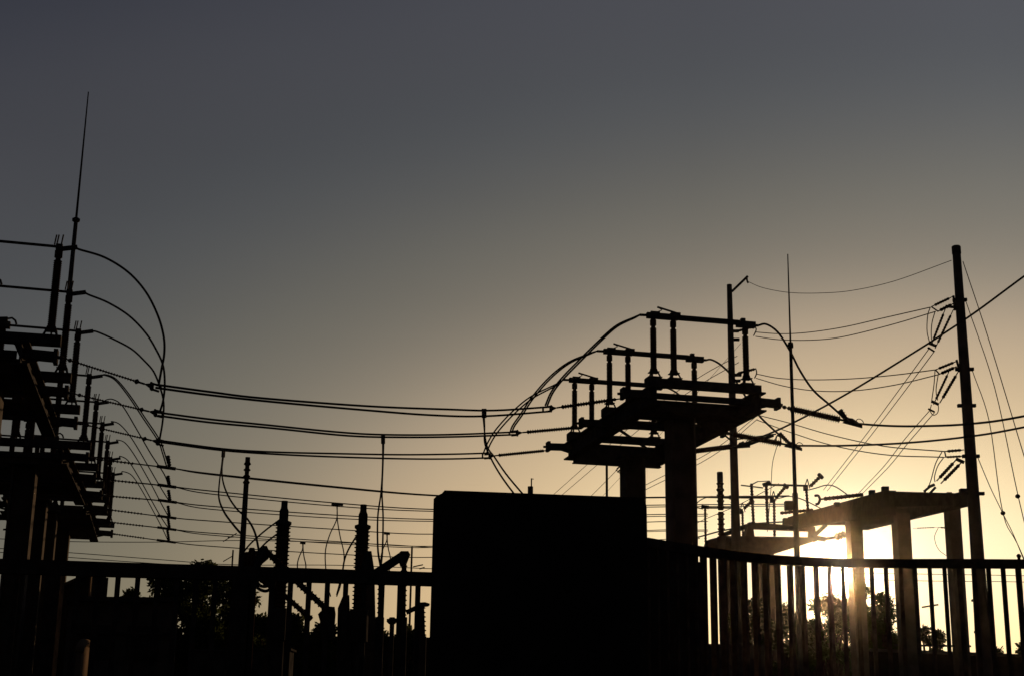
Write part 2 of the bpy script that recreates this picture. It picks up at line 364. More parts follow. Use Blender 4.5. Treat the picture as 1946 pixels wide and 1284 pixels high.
G1 = 'insulator strings of the three twin lines'
string((1178, 757, YRs[0]), (1058, 774, YRs[0]-.2), 0, 'right insulator string of the highest twin line, behind two posts of the right platform', G1)
string((1103, 811, YRs[1]), (993, 821, YRs[1]-.2), 0, 'right insulator string of the middle twin line, at the left of the right platform', G1)
string((1040, 855, YRs[2]), (940, 865, YRs[2]-.2), 0, 'right insulator string of the lowest twin line, ending at the far stub arm', G1)
string(PJ(LA(-.24, vA[0], 7.62)), (275, 729, YA[0]+.1), 0, 'left insulator string of the highest twin line, leaving the nearest left platform', G1, .013, .026, .05)
string(PJ(LA(-.24, vA[1], 7.62)), (283, 781, YA[1]+.1), 0, 'left insulator string of the middle twin line, second from the top at left', G1, .013, .026, .05)
string(PJ(LA(-.24, vA[2], 7.62)), (288, 836, YA[2]+.1), 0, 'left insulator string of the lowest twin line, third from the top at left', G1, .013, .026, .05)
G2 = 'twin lines between the left row and the right platform'
a, b = YA[0]+.1, YRs[0]-.2
bundle([(296, 730, a), (400, 744), (500, 756), (700, 771), (850, 777), (940, 779), (1050, 772, b)], [(296, 736, a), (400, 750), (520, 763), (700, 779), (820, 788), (920, 790), (1045, 781, b)], .021,
       'highest twin power line spanning from the left row to the right platform', G2, [(305, 731, 739, a), (1032, 773, 783, b)])
a, b = YA[1]+.1, YRs[1]-.2
bundle([(300, 783, a), (400, 796), (500, 806), (640, 820), (728, 825), (850, 825), (985, 820, b)], [(300, 789, a), (400, 802), (520, 813), (660, 827), (760, 830), (870, 829), (980, 825, b)], .021,
       'middle twin power line spanning from the left row to the right platform', G2, [(309, 784, 792, a), (968, 820, 827, b)])
a, b = YA[2]+.1, YRs[2]-.2
bundle([(302, 836, a), (424, 852), (520, 858), (640, 861), (760, 863), (860, 862), (930, 860, b)], [(302, 839, a), (424, 855), (540, 863), (660, 868), (780, 871), (860, 871), (930, 869, b)], .021,
       'lowest twin power line spanning from the left row to the right platform', G2, [(310, 836, 841, a), (917, 861, 871, b)])

# jumpers of the right platform
def jumper(px, r, label, grp, twin=0, name='jumper_cable', ends=()):
    if not twin:
        if not ends: return wire(name, px, r, label, 'cable', grp)
    root = thing(name, label, 'cable', P(*px[0]), grp)
    MB().tube(curve(px), r, 6).build('conductor', 'alu', root)
    if twin:
        p2 = [(p[0]+twin*(i/(len(px)-1)), p[1]+abs(twin)*.8*math.sin(math.pi*i/(len(px)-1)), *p[2:]) for i, p in enumerate(px)]
        MB().tube(curve(p2), r, 6).build('conductor', 'alu', root)
    for (p, q, R) in ends: MB().sheds(P(*p), P(*q), R*.7, R, .06, 8).build('damper', 'steel', root)
    return root
GJ = 'jumper cables of the right platform'
y1, y2, y3 = YRs
jumper([PJ(LR(-.29, vR[0], ZR)), (1205, 603), (1172, 618), (1140, 645), (1100, 684), (1068, 717), (1048, 743), (1036, 770, y1-.2)], .019, 'left jumper arc from the highest right switch down to the highest twin line', GJ, 4)
jumper([PJ(LR(-.29, vR[1], ZR)), (1118, 672), (1080, 688), (1045, 715), (1012, 752), (990, 785), (974, 808), (969, 822, y2-.2)], .019, 'left jumper arc from the middle right switch down to the middle twin line', GJ, 4)
jumper([PJ(LR(-.29, vR[2], ZR)), (1055, 730), (1010, 752), (975, 780), (945, 812), (928, 838), (917, 864, y3-.2)], .019, 'left jumper arc from the lowest right switch down to the lowest twin line', GJ, 6)
e1 = P(1437, 613, y1)
yr1, yr2, yr3 = LR(2.1, 0, 0).y, LR(2.1, vR[1], 0).y, LR(2.1, vR[2], 0).y
jumper([PJ(LR(2.39, vR[0], ZR-.03)), (1456, 616), (1478, 631), (1500, 664), (1520, 703), (1545, 740), (1575, 767), (1595, 785), (1612, 803, yr1)], .024, 'right jumper from the highest right switch sagging to the ribbed clamp by the thin mast', GJ, 0, ends=[((1596, 778, yr1), (1612, 802, yr1), .07)])
jumper([PJ(LR(2.39, vR[1], ZR-.03)), (1352, 683), (1370, 693), (1392, 715), (1415, 750), (1440, 786), (1466, 812), (1482, 826), (1502, 843, yr2)], .024, 'right jumper from the middle right switch passing behind the tall round pole', GJ, 0, ends=[((1481, 822, yr2), (1500, 842, yr2), .06)])
jumper([PJ(LR(2.39, vR[2], ZR-.03)), (1272, 738), (1290, 749), (1320, 775), (1360, 812), (1398, 843, yr3)], .024, 'right jumper from the lowest right switch seen under the base beam', GJ)

# strings on the right of that platform
G3 = 'insulator strings on the right side of the right platform'
def string_r(p, q, label, R=.085):
    a, b = P(*p), P(*q); d = b-a; root = thing('insulator_string', label, 'insulator', a, G3)
    MB().sheds(a+d*.16, a+d*.88, .055, R, .05, 10).build('rod_insulator', 'porc', root)
    m = MB().tube([a, a+d*.16], .014, 6); m.lathe(a+d*.05, a+d*.1, [(0, .03), (.5, .045), (1, .03)], 8); m.lathe(a+d*.12, a+d*.16, [(0, .03), (.5, .05), (1, .03)], 8); m.build('link', 'steel', root); m = MB()
    e = d.normalized(); z = Vector((0, 0, 1)); m.tube([a+d*.88, b], .025, 6)
    w = Vector((0, .05, 0)); m.prism([b-e*.12-z*.05, b+e*.3-z*.07, b+e*.3-z*.01, b+e*.1+z*.09, b+z*.08], [v+w for v in (b-e*.12-z*.05, b+e*.3-z*.07, b+e*.3-z*.01, b+e*.1+z*.09, b+z*.08)])
    m.tube([b+e*(.25+.08*math.cos(t))+z*(.03+.08*math.sin(t)) for t in [i*.45 for i in range(8)]], .01, 5)
    m.build('dead_end_clamp', 'steel', root); return root
string_r((1481, 771, yr1+.1), (1612, 800, yr1), 'ribbed insulator string right of the right platform, ending beyond the thin mast')
string_r((1374, 821, yr2+.1), (1500, 845, yr2), 'ribbed insulator string crossing the tall round pole toward the thin mast')
string_r((1282, 861, yr3+.1), (1405, 846, yr3-1), 'ribbed insulator string starting behind the front column, rising to the right', .07)
GL = 'single power lines right of the right platform'
wire('power_line', [(1612, 803, yr1), (1680, 808), (1745, 809), (1840, 805), (1946, 790), (2200, 735), (2700, 600, yr1-8)], .024, 'thick line from the first ribbed string past the round pole to the right edge', 'power line', GL)
wire('power_line', [(1500, 846, yr2), (1600, 846), (1720, 841), (1840, 829), (1946, 811), (2200, 758), (2700, 640, yr2-8)], .024, 'thick line from the second ribbed string to the right edge, just below another', 'power line', GL)
o = wire('power_line', [(1395, 849, yr3-1), (1440, 832), (1500, 806), (1600, 753), (1720, 680), (1838, 604), (1946, 525), (2250, 300), (2700, -60, yr3-14)], .024, 'thick line climbing steeply to the upper right edge in front of the round pole', 'power line', GL)
m = MB().beam(P(1410, 848, yr3-1), P(1470, 826, yr3-1.2), .06, .07); m.beam(P(1412, 848, yr3-1), P(1412, 838, yr3-1), .05, .05); m.beam(P(1400, 834, yr3-1), P(1475, 824, yr3-1.2), .03, .03)
m.tube(curve([(1476, 826, yr3-1.1), (1483, 830), (1482, 842), (1474, 838), (1476, 828, yr3-1.1)]), .02, 5)
tag(m.build('line_bracket', 'steel'), 'triangular clamp bracket on the climbing line just right of the tall round pole', 'bracket')
wire('earth_wire', [(1477, 845, 33), (1468, 880), (1465, 930), (1458, 1010, 34)], .008, 'thin loose wire hanging down beside the thin mast from the clamp', 'wire')

# droppers of the three twin lines
GD = 'dropper cables hanging from the twin lines'
m = [(920, 780, 29.6), (921, 812), (921, 840), (932, 868), (950, 900), (976, 936), (1020, 990), (1060, 1090), (1070, 1250, 21)]
root = thing('dropper_cable', 'double dropper hanging from the highest twin line and curving right behind the wall block', 'cable', P(920, 780, 29.6), GD)
MB().tube(curve(m), .017, 6).build('conductor', 'alu', root)
MB().tube(curve([(918, 782, 29.6), (919, 800), (925, 845), (940, 868), (962, 900), (992, 936), (1035, 985), (1070, 1090), (1078, 1250, 21)]), .017, 6).build('conductor', 'alu', root)
MB().beam(P(920, 776, 29.6), P(920, 793, 29.6), .10, .05).build('clamp', 'steel', root)
root = thing('dropper_cable', 'double dropper hanging straight down from the middle twin line to the centre equipment', 'cable', P(728, 828, 32.4), GD)
MB().tube(curve([(727, 828, 32.4), (727, 880), (724, 935), (718, 980), (718, 1040), (723, 1075, 22)]), .017, 6).build('conductor', 'alu', root)
MB().tube(curve([(730, 828, 32.4), (728, 880), (726, 935), (728, 980), (727, 1040), (724, 1075, 22)]), .017, 6).build('conductor', 'alu', root)
MB().beam(P(728, 826, 32.4), P(728, 842, 32.4), .09, .05).build('clamp', 'steel', root)
root = thing('dropper_cable', 'double dropper from the lowest twin line, bowing left then right to the slim post', 'cable', P(424, 856, 34), GD)
MB().tube(curve([(424, 856, 34), (421, 885), (417, 915), (416, 945), (426, 972), (445, 998), (460, 1015, 20)]), .017, 6).build('conductor', 'alu', root)
MB().tube(curve([(426, 856, 34), (422, 890), (424, 915), (434, 942), (450, 966), (470, 985), (484, 1010), (492, 1045, 20)]), .017, 6).build('conductor', 'alu', root)
MB().beam(P(425, 853, 34), P(424, 868, 34), .08, .05).build('clamp', 'steel', root)

# arcs of the left row
GA = 'jumper arcs of the left row'
rA = .021
jumper([PJ(LA(-.28, vA[0], 9.6)), (150, 474), (198, 489), (243, 517), (277, 555), (300, 600), (311, 640), (312, 672), (307, 700), (302, 728, YA[0]+.1)], rA, 'largest jumper arc at left, from the top of the nearest switch', GA)
jumper([PJ(LA(-.28, vA[1], 9.6)), (168, 560), (205, 575), (245, 600), (277, 633), (297, 665), (310, 695), (313, 730), (310, 760), (303, 784, YA[1]+.1)], rA, 'second largest jumper arc at left, from the second switch', GA)
jumper([PJ(LA(-.28, vA[2], 9.6)), (186, 631), (215, 644), (250, 663), (275, 686), (292, 706), (304, 735), (311, 765), (309, 800), (303, 836, YA[2]+.1)], rA, 'third jumper arc at left, from the third switch', GA)
def arcB(pts, Y0, Y1, lb, tw):
    p = [(pts[0][0], pts[0][1], Y0)]+[tuple(a) for a in pts[1:-1]]+[(pts[-1][0], pts[-1][1], Y1)]
    x, y = pts[-1]
    return jumper(p, .016, lb, GA, tw, ends=[((x-2, y-22, Y1), (x+1, y-2, Y1), .055)])
arcB([PJ(LB(-.28, vB[0], 9.6))[:2], (200, 711), (220, 719), (245, 748), (275, 792), (303, 834), (312, 858), (321, 887)], YB[0], YB[0]+.4, 'fourth jumper arc at left, a close pair of thin cables', -4)
arcB([PJ(LB(-.28, vB[1], 9.6))[:2], (200, 760), (214, 758), (233, 771), (258, 812), (287, 862), (312, 900), (321, 925)], YB[1], YB[1]+.4, 'fifth jumper arc at left, from the fifth switch', 0)
arcB([PJ(LB(-.28, vB[2], 9.6))[:2], (212, 800), (228, 806), (250, 832), (280, 882), (305, 925), (322, 952)], YB[2], YB[2]+.4, 'sixth jumper arc at left, from the sixth switch', 0)
arcB([PJ(LC(-.28, vC[0], 9.6))[:2], (222, 835), (238, 841), (258, 868), (285, 915), (306, 955), (321, 982)], YC[0], YC[0]+.4, 'seventh jumper arc at left, from the seventh switch', 0)
arcB([PJ(LC(-.28, vC[1], 9.6))[:2], (228, 866), (243, 874), (262, 903), (288, 950), (305, 980), (321, 1004)], YC[1], YC[1]+.4, 'eighth jumper arc at left, from the eighth switch', 0)
arcB([PJ(LC(-.28, vC[2], 9.6))[:2], (233, 895), (250, 902), (268, 928), (290, 968), (308, 1002), (320, 1028)], YC[2], YC[2]+.4, 'lowest jumper arc at left, from the farthest switch', 0)

# thin lines of the six farther phases
GT = 'thin lines of the six farther phases'
def farline(i, sy, pts, tw, Y0, Y1, lb):
    root = thing('thin_power_line', lb, 'power line', P(pts[0][0], pts[0][1], Y0), GT)
    p = [(pts[0][0], pts[0][1], Y0)]+pts[1:-1]+[(pts[-1][0], pts[-1][1], Y1)]
    MB().tube(curve(p), .017, 5).build('conductor', 'alu', root)
    if tw:
        q = [(a[0], a[1]+tw*min(1, max(0, (a[0]-325)/80))*(1 if a[0] < 700 else .6), *a[2:]) for a in p]
        MB().tube(curve(q), .015, 5).build('conductor', 'alu', root)
    x0, y0 = pts[0]; x1, y1 = pts[1]
    c = curve(p[:]) ; a = P(x0, y0, Y0)
    m = MB().sheds(a, P(x0+(x1-x0)*.55, y0+(y1-y0)*.55, Y0), .016, .036, .09, 7); m.build('rod_insulator', 'porc', root)
    MB().beam(P(x1-22, y1-3, Y0+.2), P(x1+14, y1+2, Y0+.3), .06, .07).build('dead_end_clamp', 'steel', root)
farline(4, 0, [PJ(LB(-.24, vB[0], 7.62))[:2], (320, 888), (400, 899), (640, 924), (825, 940), (1040, 946), (1230, 944), (1500, 941)], 2, YB[0], 45, 'highest of the six thin lines crossing behind the centre, single near the slim post')
farline(5, 0, [PJ(LB(-.24, vB[1], 7.62))[:2], (321, 923), (400, 932), (640, 955), (825, 967), (1040, 966), (1230, 959), (1490, 957)], 6, YB[1], 48, 'second highest of the six thin lines behind the centre, a close pair')
farline(6, 0, [PJ(LB(-.24, vB[2], 7.62))[:2], (322, 952), (400, 961), (640, 978), (825, 986), (1040, 984), (1230, 977), (1345, 976)], 6, YB[2], 51, 'third highest of the six thin lines behind the centre, a close pair')
farline(7, 0, [PJ(LC(-.24, vC[0], 7.62))[:2], (321, 982), (400, 989), (640, 1005), (825, 1014), (1040, 1002), (1230, 991), (1345, 990)], 0, YC[0], 54, 'fourth highest of the six thin lines behind the centre, single')
farline(8, 0, [PJ(LC(-.24, vC[1], 7.62))[:2], (321, 1004), (400, 1012), (640, 1028), (825, 1037), (1040, 1022), (1230, 1007), (1345, 1006)], 4, YC[1], 57, 'fifth highest of the six thin lines behind the centre, a close pair')
farline(9, 0, [PJ(LC(-.24, vC[2], 7.62))[:2], (320, 1028), (400, 1037), (640, 1052), (825, 1058), (1040, 1045), (1230, 1026), (1330, 1022)], 0, YC[2], 60, 'lowest of the six thin lines behind the centre, single')
GF = 'distant wires near the horizon at left'
for (pts, lb) in (([(-20, 1022), (130, 1028), (300, 1029), (470, 1026), (700, 1032), (830, 1040)], 'highest distant hair thin wire above the left fence rail'),
                  ([(-20, 1040), (130, 1049), (300, 1062), (440, 1072), (640, 1073), (830, 1080)], 'middle distant hair thin wire above the left fence rail'),
                  ([(-20, 1047), (130, 1058), (240, 1066), (330, 1072)], 'lowest distant hair thin wire above the left fence rail')):
    wire('distant_wire', [(a[0], a[1], 80) if i in (0, len(pts)-1) else a for i, a in enumerate(pts)], .02, lb, 'wire', GF, n=4)

# ------------------------------------------------------------------ masts and poles
def mast(name, top, base_px, Y, secs, label, cat, m='steel', n=10, group=None):
    """secs: [(py, width px)] from the top down; plumb"""
    b, t = vpost(top[0], top[1], Y, 0); root = thing(name, label, cat, b, group)
    zs = []
    for py, w in secs:
        # height where the plumb line crosses this pixel row
        lo, hi = -1, t.z+1
        for _ in range(40):
            md = (lo+hi)/2; q = Vector((t.x, t.y, md))-CAM
            yy = CY-F*q.dot(UP)/q.dot(FW)
            if yy > py: lo = md
            else: hi = md
        zs.append((max(lo, 0), pm(w, Y)/2))
    pts = [Vector((t.x, t.y, z)) for z, _ in zs]+[b]; rr = [r for _, r in zs]+[zs[-1][1]*1.05]
    return root, pts, rr, t
root, pts, rr, t = mast('lightning_mast', (168, 175), 0, 52.0, [(175, 2.4), (418, 5), (424, 8), (720, 11), (1060, 13)], 'tall thin lightning mast at left, highest thing in the photo', 'mast')
MB().tube(pts[2:], rr[2:], 10).build('lower_tube', 'steel', root)
MB().tube([pts[1], pts[0]], [rr[1], rr[0]], 8).build('spike', 'steel', root)
q = pts[1]; MB().lathe(q-Vector((0, 0, .10)), q+Vector((0, 0, .10)), [(0, .08), (.3, .15), (.7, .15), (1, .06)], 10).build('flange', 'steel', root)

root, pts, rr, t = mast('lightning_mast', (1497, 483), 0, 30.0, [(483, 2.2), (668, 4), (672, 6), (960, 8)], 'thin lightning mast standing between the right platform and the round pole', 'mast')
tt = pts[0]; bb = Vector((P(1511, 1040, 30).x, 30, 0)); d = tt-bb
MB().tube([bb, bb+d*.55, bb+d*.552, bb+d*.825], [.065, .058, .042, .034], 8).build('lower_tube', 'steel', root)
MB().tube([bb+d*.825, tt], [.022, .012], 6).build('spike', 'steel', root)
for f in (.55, .825): MB().lathe(bb+d*(f-.004), bb+d*(f+.006), [(0, .06), (.3, .11 if f < .5 else .06), (.7, .11 if f < .5 else .06), (1, .05)], 10).build('flange', 'steel', root)
m = MB().box(P(1498.5, 960, 30), .15, .18, .18); m.beam(P(1499, 956, 30), P(1509, 956, 30), .05, .05)
m.build('junction_box', 'steel', root)
root, pts, rr, t = mast('round_pole', (1817, 469), 0, 33.0, [(469, 16), (700, 20), (900, 22), (1060, 25), (1230, 30)], 'tallest round pole at far right carrying paired insulators on its left side', 'pole', 'wood')
MB().tube(pts, rr, 16).build('pole_shaft', 'conc', root)
MB().lathe(pts[0]-Vector((0, 0, .18)), pts[0]+Vector((0, 0, .02)), [(0, rr[0]*1.12), (.9, rr[0]*1.12), (1, rr[0]*.9)], 16).build('pole_cap', 'steel', root)
def band(px, py, Y, w, h=6):
    m = MB(); a = P(px-w/2, py, Y-.0); b = P(px+w/2, py, Y-.0); m.beam(a, b, .10, pm(h, Y)); return m
for (x, y, w) in ((1824, 570, 26), (1833, 701, 34), (1837, 770, 34), (1845, 866, 32), (1853, 937, 34)):
    band(x, y, 33.0, w).build('crossbolt', 'steel', root)
for i, (x, y, w) in enumerate(((1863, 1140, 32), (1868, 1200, 32))): band(x, y, 33.0, w, 4).build('crossbolt', 'steel', root)

root, pts, rr, t = mast('round_pole', (1386, 541), 0, 44.0, [(541, 10), (700, 13), (850, 15), (960, 16), (1010, 18)], 'tall round pole rising through the right platform with a slanted arm at its top', 'pole', 'wood')
MB().tube(pts, rr, 14).build('pole_shaft', 'conc', root)
MB().beam(P(1391, 554, 44), P(1421, 525, 44), .06, .07).build('slanted_arm', 'steel', root)
MB().tube(curve([(1419, 526, 44), (1420, 534), (1422, 538, 44)]), .03, 6).build('arm_hook', 'steel', root)
for (x, y, w) in ((1397, 629, 14), (1399, 645, 12), (1401, 712, 16), (1402, 723, 10)): band(x, y, 44.0, w, 5).build('crossbolt', 'steel', root)

def small_ins(pairs, label, grp, extra=()):
    """paired slim insulators with yoke plates; each pair ((px,py,Y),(px,py,Y),Rpx)"""
    root = thing('paired_insulators', label, 'insulator', P(*pairs[0][0]), grp)
    for p, q, R in pairs:
        a, b = P(*p), P(*q); d = b-a; r = pm(R, p[2])*.62
        m = MB().tube([a, a+d*.16], r*.35, 5); m.sheds(a+d*.16, a+d*.84, r*.75, r, .07, 8); m.tube([a+d*.84, b], r*.35, 5)
        m.build('rod_insulator', 'porc', root)
    for e in extra:
        m = MB().tube(curve(e[0]), pm(e[1], e[0][0][2])/2, 5); m.build(e[2] if len(e) > 2 else 'yoke', 'steel', root)
    return root
Y = 33.0; GP = 'paired insulators on the tallest round pole'
small_ins([((1810, 564, Y), (1770, 583, Y), 5), ((1812, 577, Y), (1782, 592, Y), 6), ((1797, 586, Y), (1770, 655, Y), 4.5), ((1812, 588, Y), (1777, 662, Y), 4.5)],
          'highest group of paired insulators on the tallest pole, hanging wires to lower left', GP,
          [([(1770, 583, Y), (1783, 592, Y)], 3), ([(1797, 582, Y), (1815, 584, Y)], 6), ([(1812, 562, Y), (1815, 590, Y)], 5), ([(1768, 584, Y), (1763, 600), (1762, 630), (1768, 655, Y)], 2, 'jumper'), ([(1777, 592, Y), (1771, 615), (1770, 640), (1774, 658, Y)], 2, 'jumper'),
           ([(1766, 652, Y), (1779, 657, Y)], 6), ([(1763, 660, Y), (1770, 664), (1776, 668, Y)], 4)])
small_ins([((1818, 686, Y), (1778, 702, Y), 5), ((1818, 696, Y), (1784, 711, Y), 6), ((1805, 702, Y), (1774, 768, Y), 4.5), ((1822, 704, Y), (1786, 765, Y), 5.5)],
          'middle group of paired insulators on the tallest pole with a small ring below', GP,
          [([(1778, 702, Y), (1785, 710, Y)], 3), ([(1818, 683, Y), (1824, 706, Y)], 5), ([(1777, 703, Y), (1775, 730), (1770, 765, Y)], 2, 'jumper'), ([(1783, 711, Y), (1779, 740), (1782, 760, Y)], 2, 'jumper'),
           ([(1771, 762, Y), (1784, 768, Y)], 6), ([(1776, 765, Y), (1783, 770), (1782, 783), (1774, 788), (1768, 780), (1770, 768, Y)], 1.8, 'ring'), ([(1764, 776, Y), (1776, 782, Y)], 4)])
small_ins([((1832, 854, Y), (1795, 857, Y), 5), ((1832, 866, Y), (1793, 868, Y), 4), ((1817, 873, Y), (1780, 913, Y), 6), ((1829, 876, Y), (1788, 918, Y), 6)],
          'lowest group of paired insulators on the tallest pole, just above the far gantry', GP,
          [([(1795, 856, Y), (1798, 868, Y)], 3), ([(1817, 871, Y), (1832, 878, Y)], 7), ([(1790, 858, Y), (1778, 880), (1768, 915), (1758, 935, Y)], 2, 'jumper'), ([(1793, 869, Y), (1782, 885), (1776, 905), (1777, 915, Y)], 2, 'jumper'),
           ([(1764, 925, Y), (1776, 920, Y)], 6), ([(1756, 933, Y), (1766, 925, Y)], 5), ([(1766, 938, Y), (1778, 925, Y)], 5)])
Y2 = 44.0; GQ = 'single insulators on the pole through the right platform'
small_ins([((1398, 630, Y2), (1416, 625, Y2), 5), ((1416, 625, Y2), (1434, 620, Y2), 5)], 'upper slim insulator on the pole that rises through the right platform', GQ, [([(1433, 618, Y2), (1437, 626), (1432, 638, Y2)], 2.5)])
small_ins([((1400, 709, Y2), (1418, 705, Y2), 5), ((1418, 705, Y2), (1437, 700, Y2), 5)], 'lower slim insulator on the pole that rises through the right platform', GQ, [([(1436, 699, Y2), (1438, 708), (1434, 718, Y2)], 2.5)])

GW = 'thin lines between the two round poles'
def tw(p, lb, r=.013, g=GW, n='thin_power_line'): return wire(n, p, r, lb, 'power line', g, n=4)
tw([(1421, 535, 44), (1450, 547), (1500, 556), (1560, 557), (1620, 552), (1700, 534), (1808, 495, 33)], 'hair thin top wire sagging between the tops of the two round poles', .009)
tw([(1437, 631, 44), (1480, 634), (1530, 632), (1600, 622), (1680, 604), (1768, 584, 33)], 'upper wire of the first thin pair between the round poles')
tw([(1436, 639, 44), (1480, 645), (1540, 646), (1600, 640), (1690, 618), (1778, 592, 33)], 'lower wire of the first thin pair between the round poles')
tw([(1438, 710, 44), (1480, 718), (1540, 721), (1620, 719), (1700, 712), (1778, 702, 33)], 'upper wire of the second thin pair between the round poles')
tw([(1437, 718, 44), (1490, 733), (1550, 742), (1620, 742), (1700, 731), (1784, 711, 33)], 'lower wire of the second thin pair between the round poles')
tw([(1440, 788, 44), (1500, 803), (1580, 826), (1680, 847), (1795, 857, 33)], 'upper wire of the third thin pair between the round poles')
tw([(1438, 797, 44), (1500, 820), (1580, 845), (1680, 863), (1793, 868, 33)], 'lower wire of the third thin pair between the round poles')
GX = 'thin lines descending from the tallest pole'
tw([(1767, 660, 33), (1700, 752), (1640, 833), (1565, 930, 50)], 'left wire of the pair descending from the highest insulator group', g=GX)
tw([(1775, 668, 33), (1710, 755), (1648, 836), (1572, 932, 50)], 'right wire of the pair descending from the highest insulator group', g=GX)
tw([(1768, 778, 33), (1720, 833), (1680, 885), (1628, 940, 45)], 'left wire of the pair descending from the middle insulator group', g=GX)
tw([(1776, 783, 33), (1728, 838), (1690, 885), (1640, 936, 45)], 'right wire of the pair descending from the middle insulator group', g=GX)
GY = 'guy wires right of the tallest pole'
def beads(pts, bp, lb):
    root = thing('guy_wire', lb, 'wire', P(*pts[0]), GY); MB().tube(curve(pts), .011, 4).build('strand', 'steel', root)
    for (x, y, Yb) in bp: MB().lathe(P(x-1, y-4, Yb), P(x+1, y+4, Yb), [(0, .02), (.3, .05), (.7, .05), (1, .02)], 8).build('guy_insulator', 'porc', root)
beads([(1830, 497, 33), (1880, 648), (1946, 865), (2010, 1075), (2095, 1384, 27)], [], 'outermost guy wire running from the pole top to the right edge')
beads([(1836, 574, 33), (1890, 735), (1935, 942), (1975, 1100), (2060, 1390, 27)], [(1934, 942, 28.6)], 'second guy wire with one bead near the right edge')
beads([(1848, 704, 33), (1880, 800), (1906, 974), (1945, 1058), (2075, 1388, 28)], [(1906, 974, 30)], 'third guy wire with one bead ending above the right fence')
beads([(1858, 868, 33), (1882, 925), (1906, 975), (1943, 1056), (2070, 1392, 28)], [], 'lowest guy wire starting at the third crossbolt of the tallest pole')
GZ = 'thin lines descending left of the pole through the right platform'
tw([(1408, 652, 44), (1330, 740), (1250, 830), (1100, 990, 60)], 'faint wire descending left from the upper insulator of the pole', .008, GZ)
tw([(1401, 676, 44), (1320, 722), (1210, 800), (1000, 985, 60)], 'upper wire of the faint pair passing behind the right platform', g=GZ)
tw([(1404, 688, 44), (1320, 737), (1215, 815), (1015, 985, 60)], 'lower wire of the faint pair passing behind the right platform', g=GZ)
tw([(1440, 788, 44), (1350, 858), (1230, 919), (1110, 985, 60)], 'upper wire of the faint pair passing under the right platform', g=GZ)
tw([(1439, 796, 44), (1350, 868), (1230, 928), (1125, 985, 60)], 'lower wire of the faint pair passing under the right platform', g=GZ)
tw([(1480, 918, 48), (1400, 960), (1320, 995), (1235, 1045, 60)], 'faint wire descending left behind the farther platform', g=GZ)
tw([(1184, 880, 50), (1150, 915), (1120, 945, 55)], 'short faint wire left of the thin support pipe under the platform', g=GZ)
small_ins([((1186, 877, 50), (1170, 893, 50), 3), ((1189, 882, 50), (1173, 897, 50), 3)], 'tiny paired insulators just left of the far platform column', 'tiny far insulators', [([(1172, 893, 50), (1180, 900, 50)], 2)])

# slim pipe under the right platform, small vent behind the block
b, t = vpost(1153, 866, 36.2, 0)
root = thing('support_pipe', 'slim vertical pipe below the right platform, left of its far column', 'pipe', b)
MB().tube([b, t], .03, 8).build('pipe', 'steel', root); MB().lathe(t-Vector((0, 0, .06)), t, [(0, .05), (1, .05)], 8).build('collar', 'steel', root)
b, t = vpost(1010, 908, 15, 0)
root = thing('vent_pipe', 'short stubby pipe with a thin bent tip poking above the wall block', 'pipe', b)
z = Vector((0, 0, 1)); k = t.z
MB().tube([b, Vector((t.x-.01, t.y, k-.085))], .028, 8).build('pipe', 'steel', root)
MB().tube([Vector((t.x, t.y, k-.09)), t, t+Vector((.02, 0, -.01))], .008, 6).build('tip', 'steel', root)

# ------------------------------------------------------------------ farther platform with angled switches (T2)
V2 = Vector((-.21, 1, 0)).normalized(); U2 = Vector((V2.y, -V2.x, 0))
Yt = 50.0
base = Vector((P(1450, 1030, 53).x, 53, 0))
root = thing('switch_platform', 'farther switch platform, seen low between the right platform and the sun', 'steel platform', base, 'steel switch platforms')
MB().poly([(1425, 991), (1545, 1000), (1547, 1008), (1428, 1003)], 50.5, .25, V2).build('base_beam', 'steel', root)
MB().poly([(1348, 1024), (1375, 1017), (1552, 1020), (1552, 1026), (1470, 1052), (1340, 1052)], 50.0, .4, V2).build('girder', 'steel', root)
MB().poly([(1543, 998), (1549, 1000), (1553, 1027), (1541, 1023)], 50.2, .3, V2).build('post', 'steel', root)
MB().poly([(1422, 996), (1430, 990), (1434, 1018), (1418, 1018)], 50.2, .3, V2).build('post', 'steel', root)
MB().beam(P(1545, 1019, 50), P(1570, 996, 50), .13, .13).build('brace', 'steel', root)
MB().beam(P(1550, 1021, 50), P(1569, 1024, 50), .16, .14).build('stub_arm', 'steel', root)
MB().beam(P(1370, 1017, 54), P(1425, 997, 51), .1, .14).build('cross_beam', 'steel', root)
for x, Y_, w in ((1455, 51, .48), (1389, 57, .46)):
    b, t = vpost(x, 1046, Y_, 0); MB().beam(b, t, w, w).build('column', 'conc', root)
GS = 'disconnect switches of the farther platform'
def far_switch(posts, bus, arm, tip, lb):
    root = thing('disconnect_switch', lb, 'switch', P(*posts[0][1]), GS)
    for (p, q, w) in posts:
        a, b = P(*q), P(*p); r = pm(w, p[2])/2; m = MB()
        m.sheds(a, b, r*.72, r, .11, 10); ins = m.build('insulator', 'porc', root)
    m = MB()
    for (p, q, w) in bus: m.beam(P(*p), P(*q), pm(w, p[2]), pm(w, p[2]))
    m.build('bus_tube', 'alu', root)
    m = MB(); a, b = P(*arm[0]), P(*arm[1]); m.sheds(a, a+(b-a)*.8, .05, .075, .1, 8); m.lathe(a+(b-a)*.8, b, [(0, .07), (.2, .12), (1, .12)], 8); m.build('open_arm', 'porc', root)
    m = MB(); x, y, Yt_ = tip; m.beam(P(x-5, y+16, Yt_), P(x, y, Yt_), .03, .03); m.beam(P(x+5, y+18, Yt_), P(x, y, Yt_), .03, .03)
    m.box(P(x-3, y+17, Yt_), .15, .14, .2); m.build('contact_horn', 'steel', root)
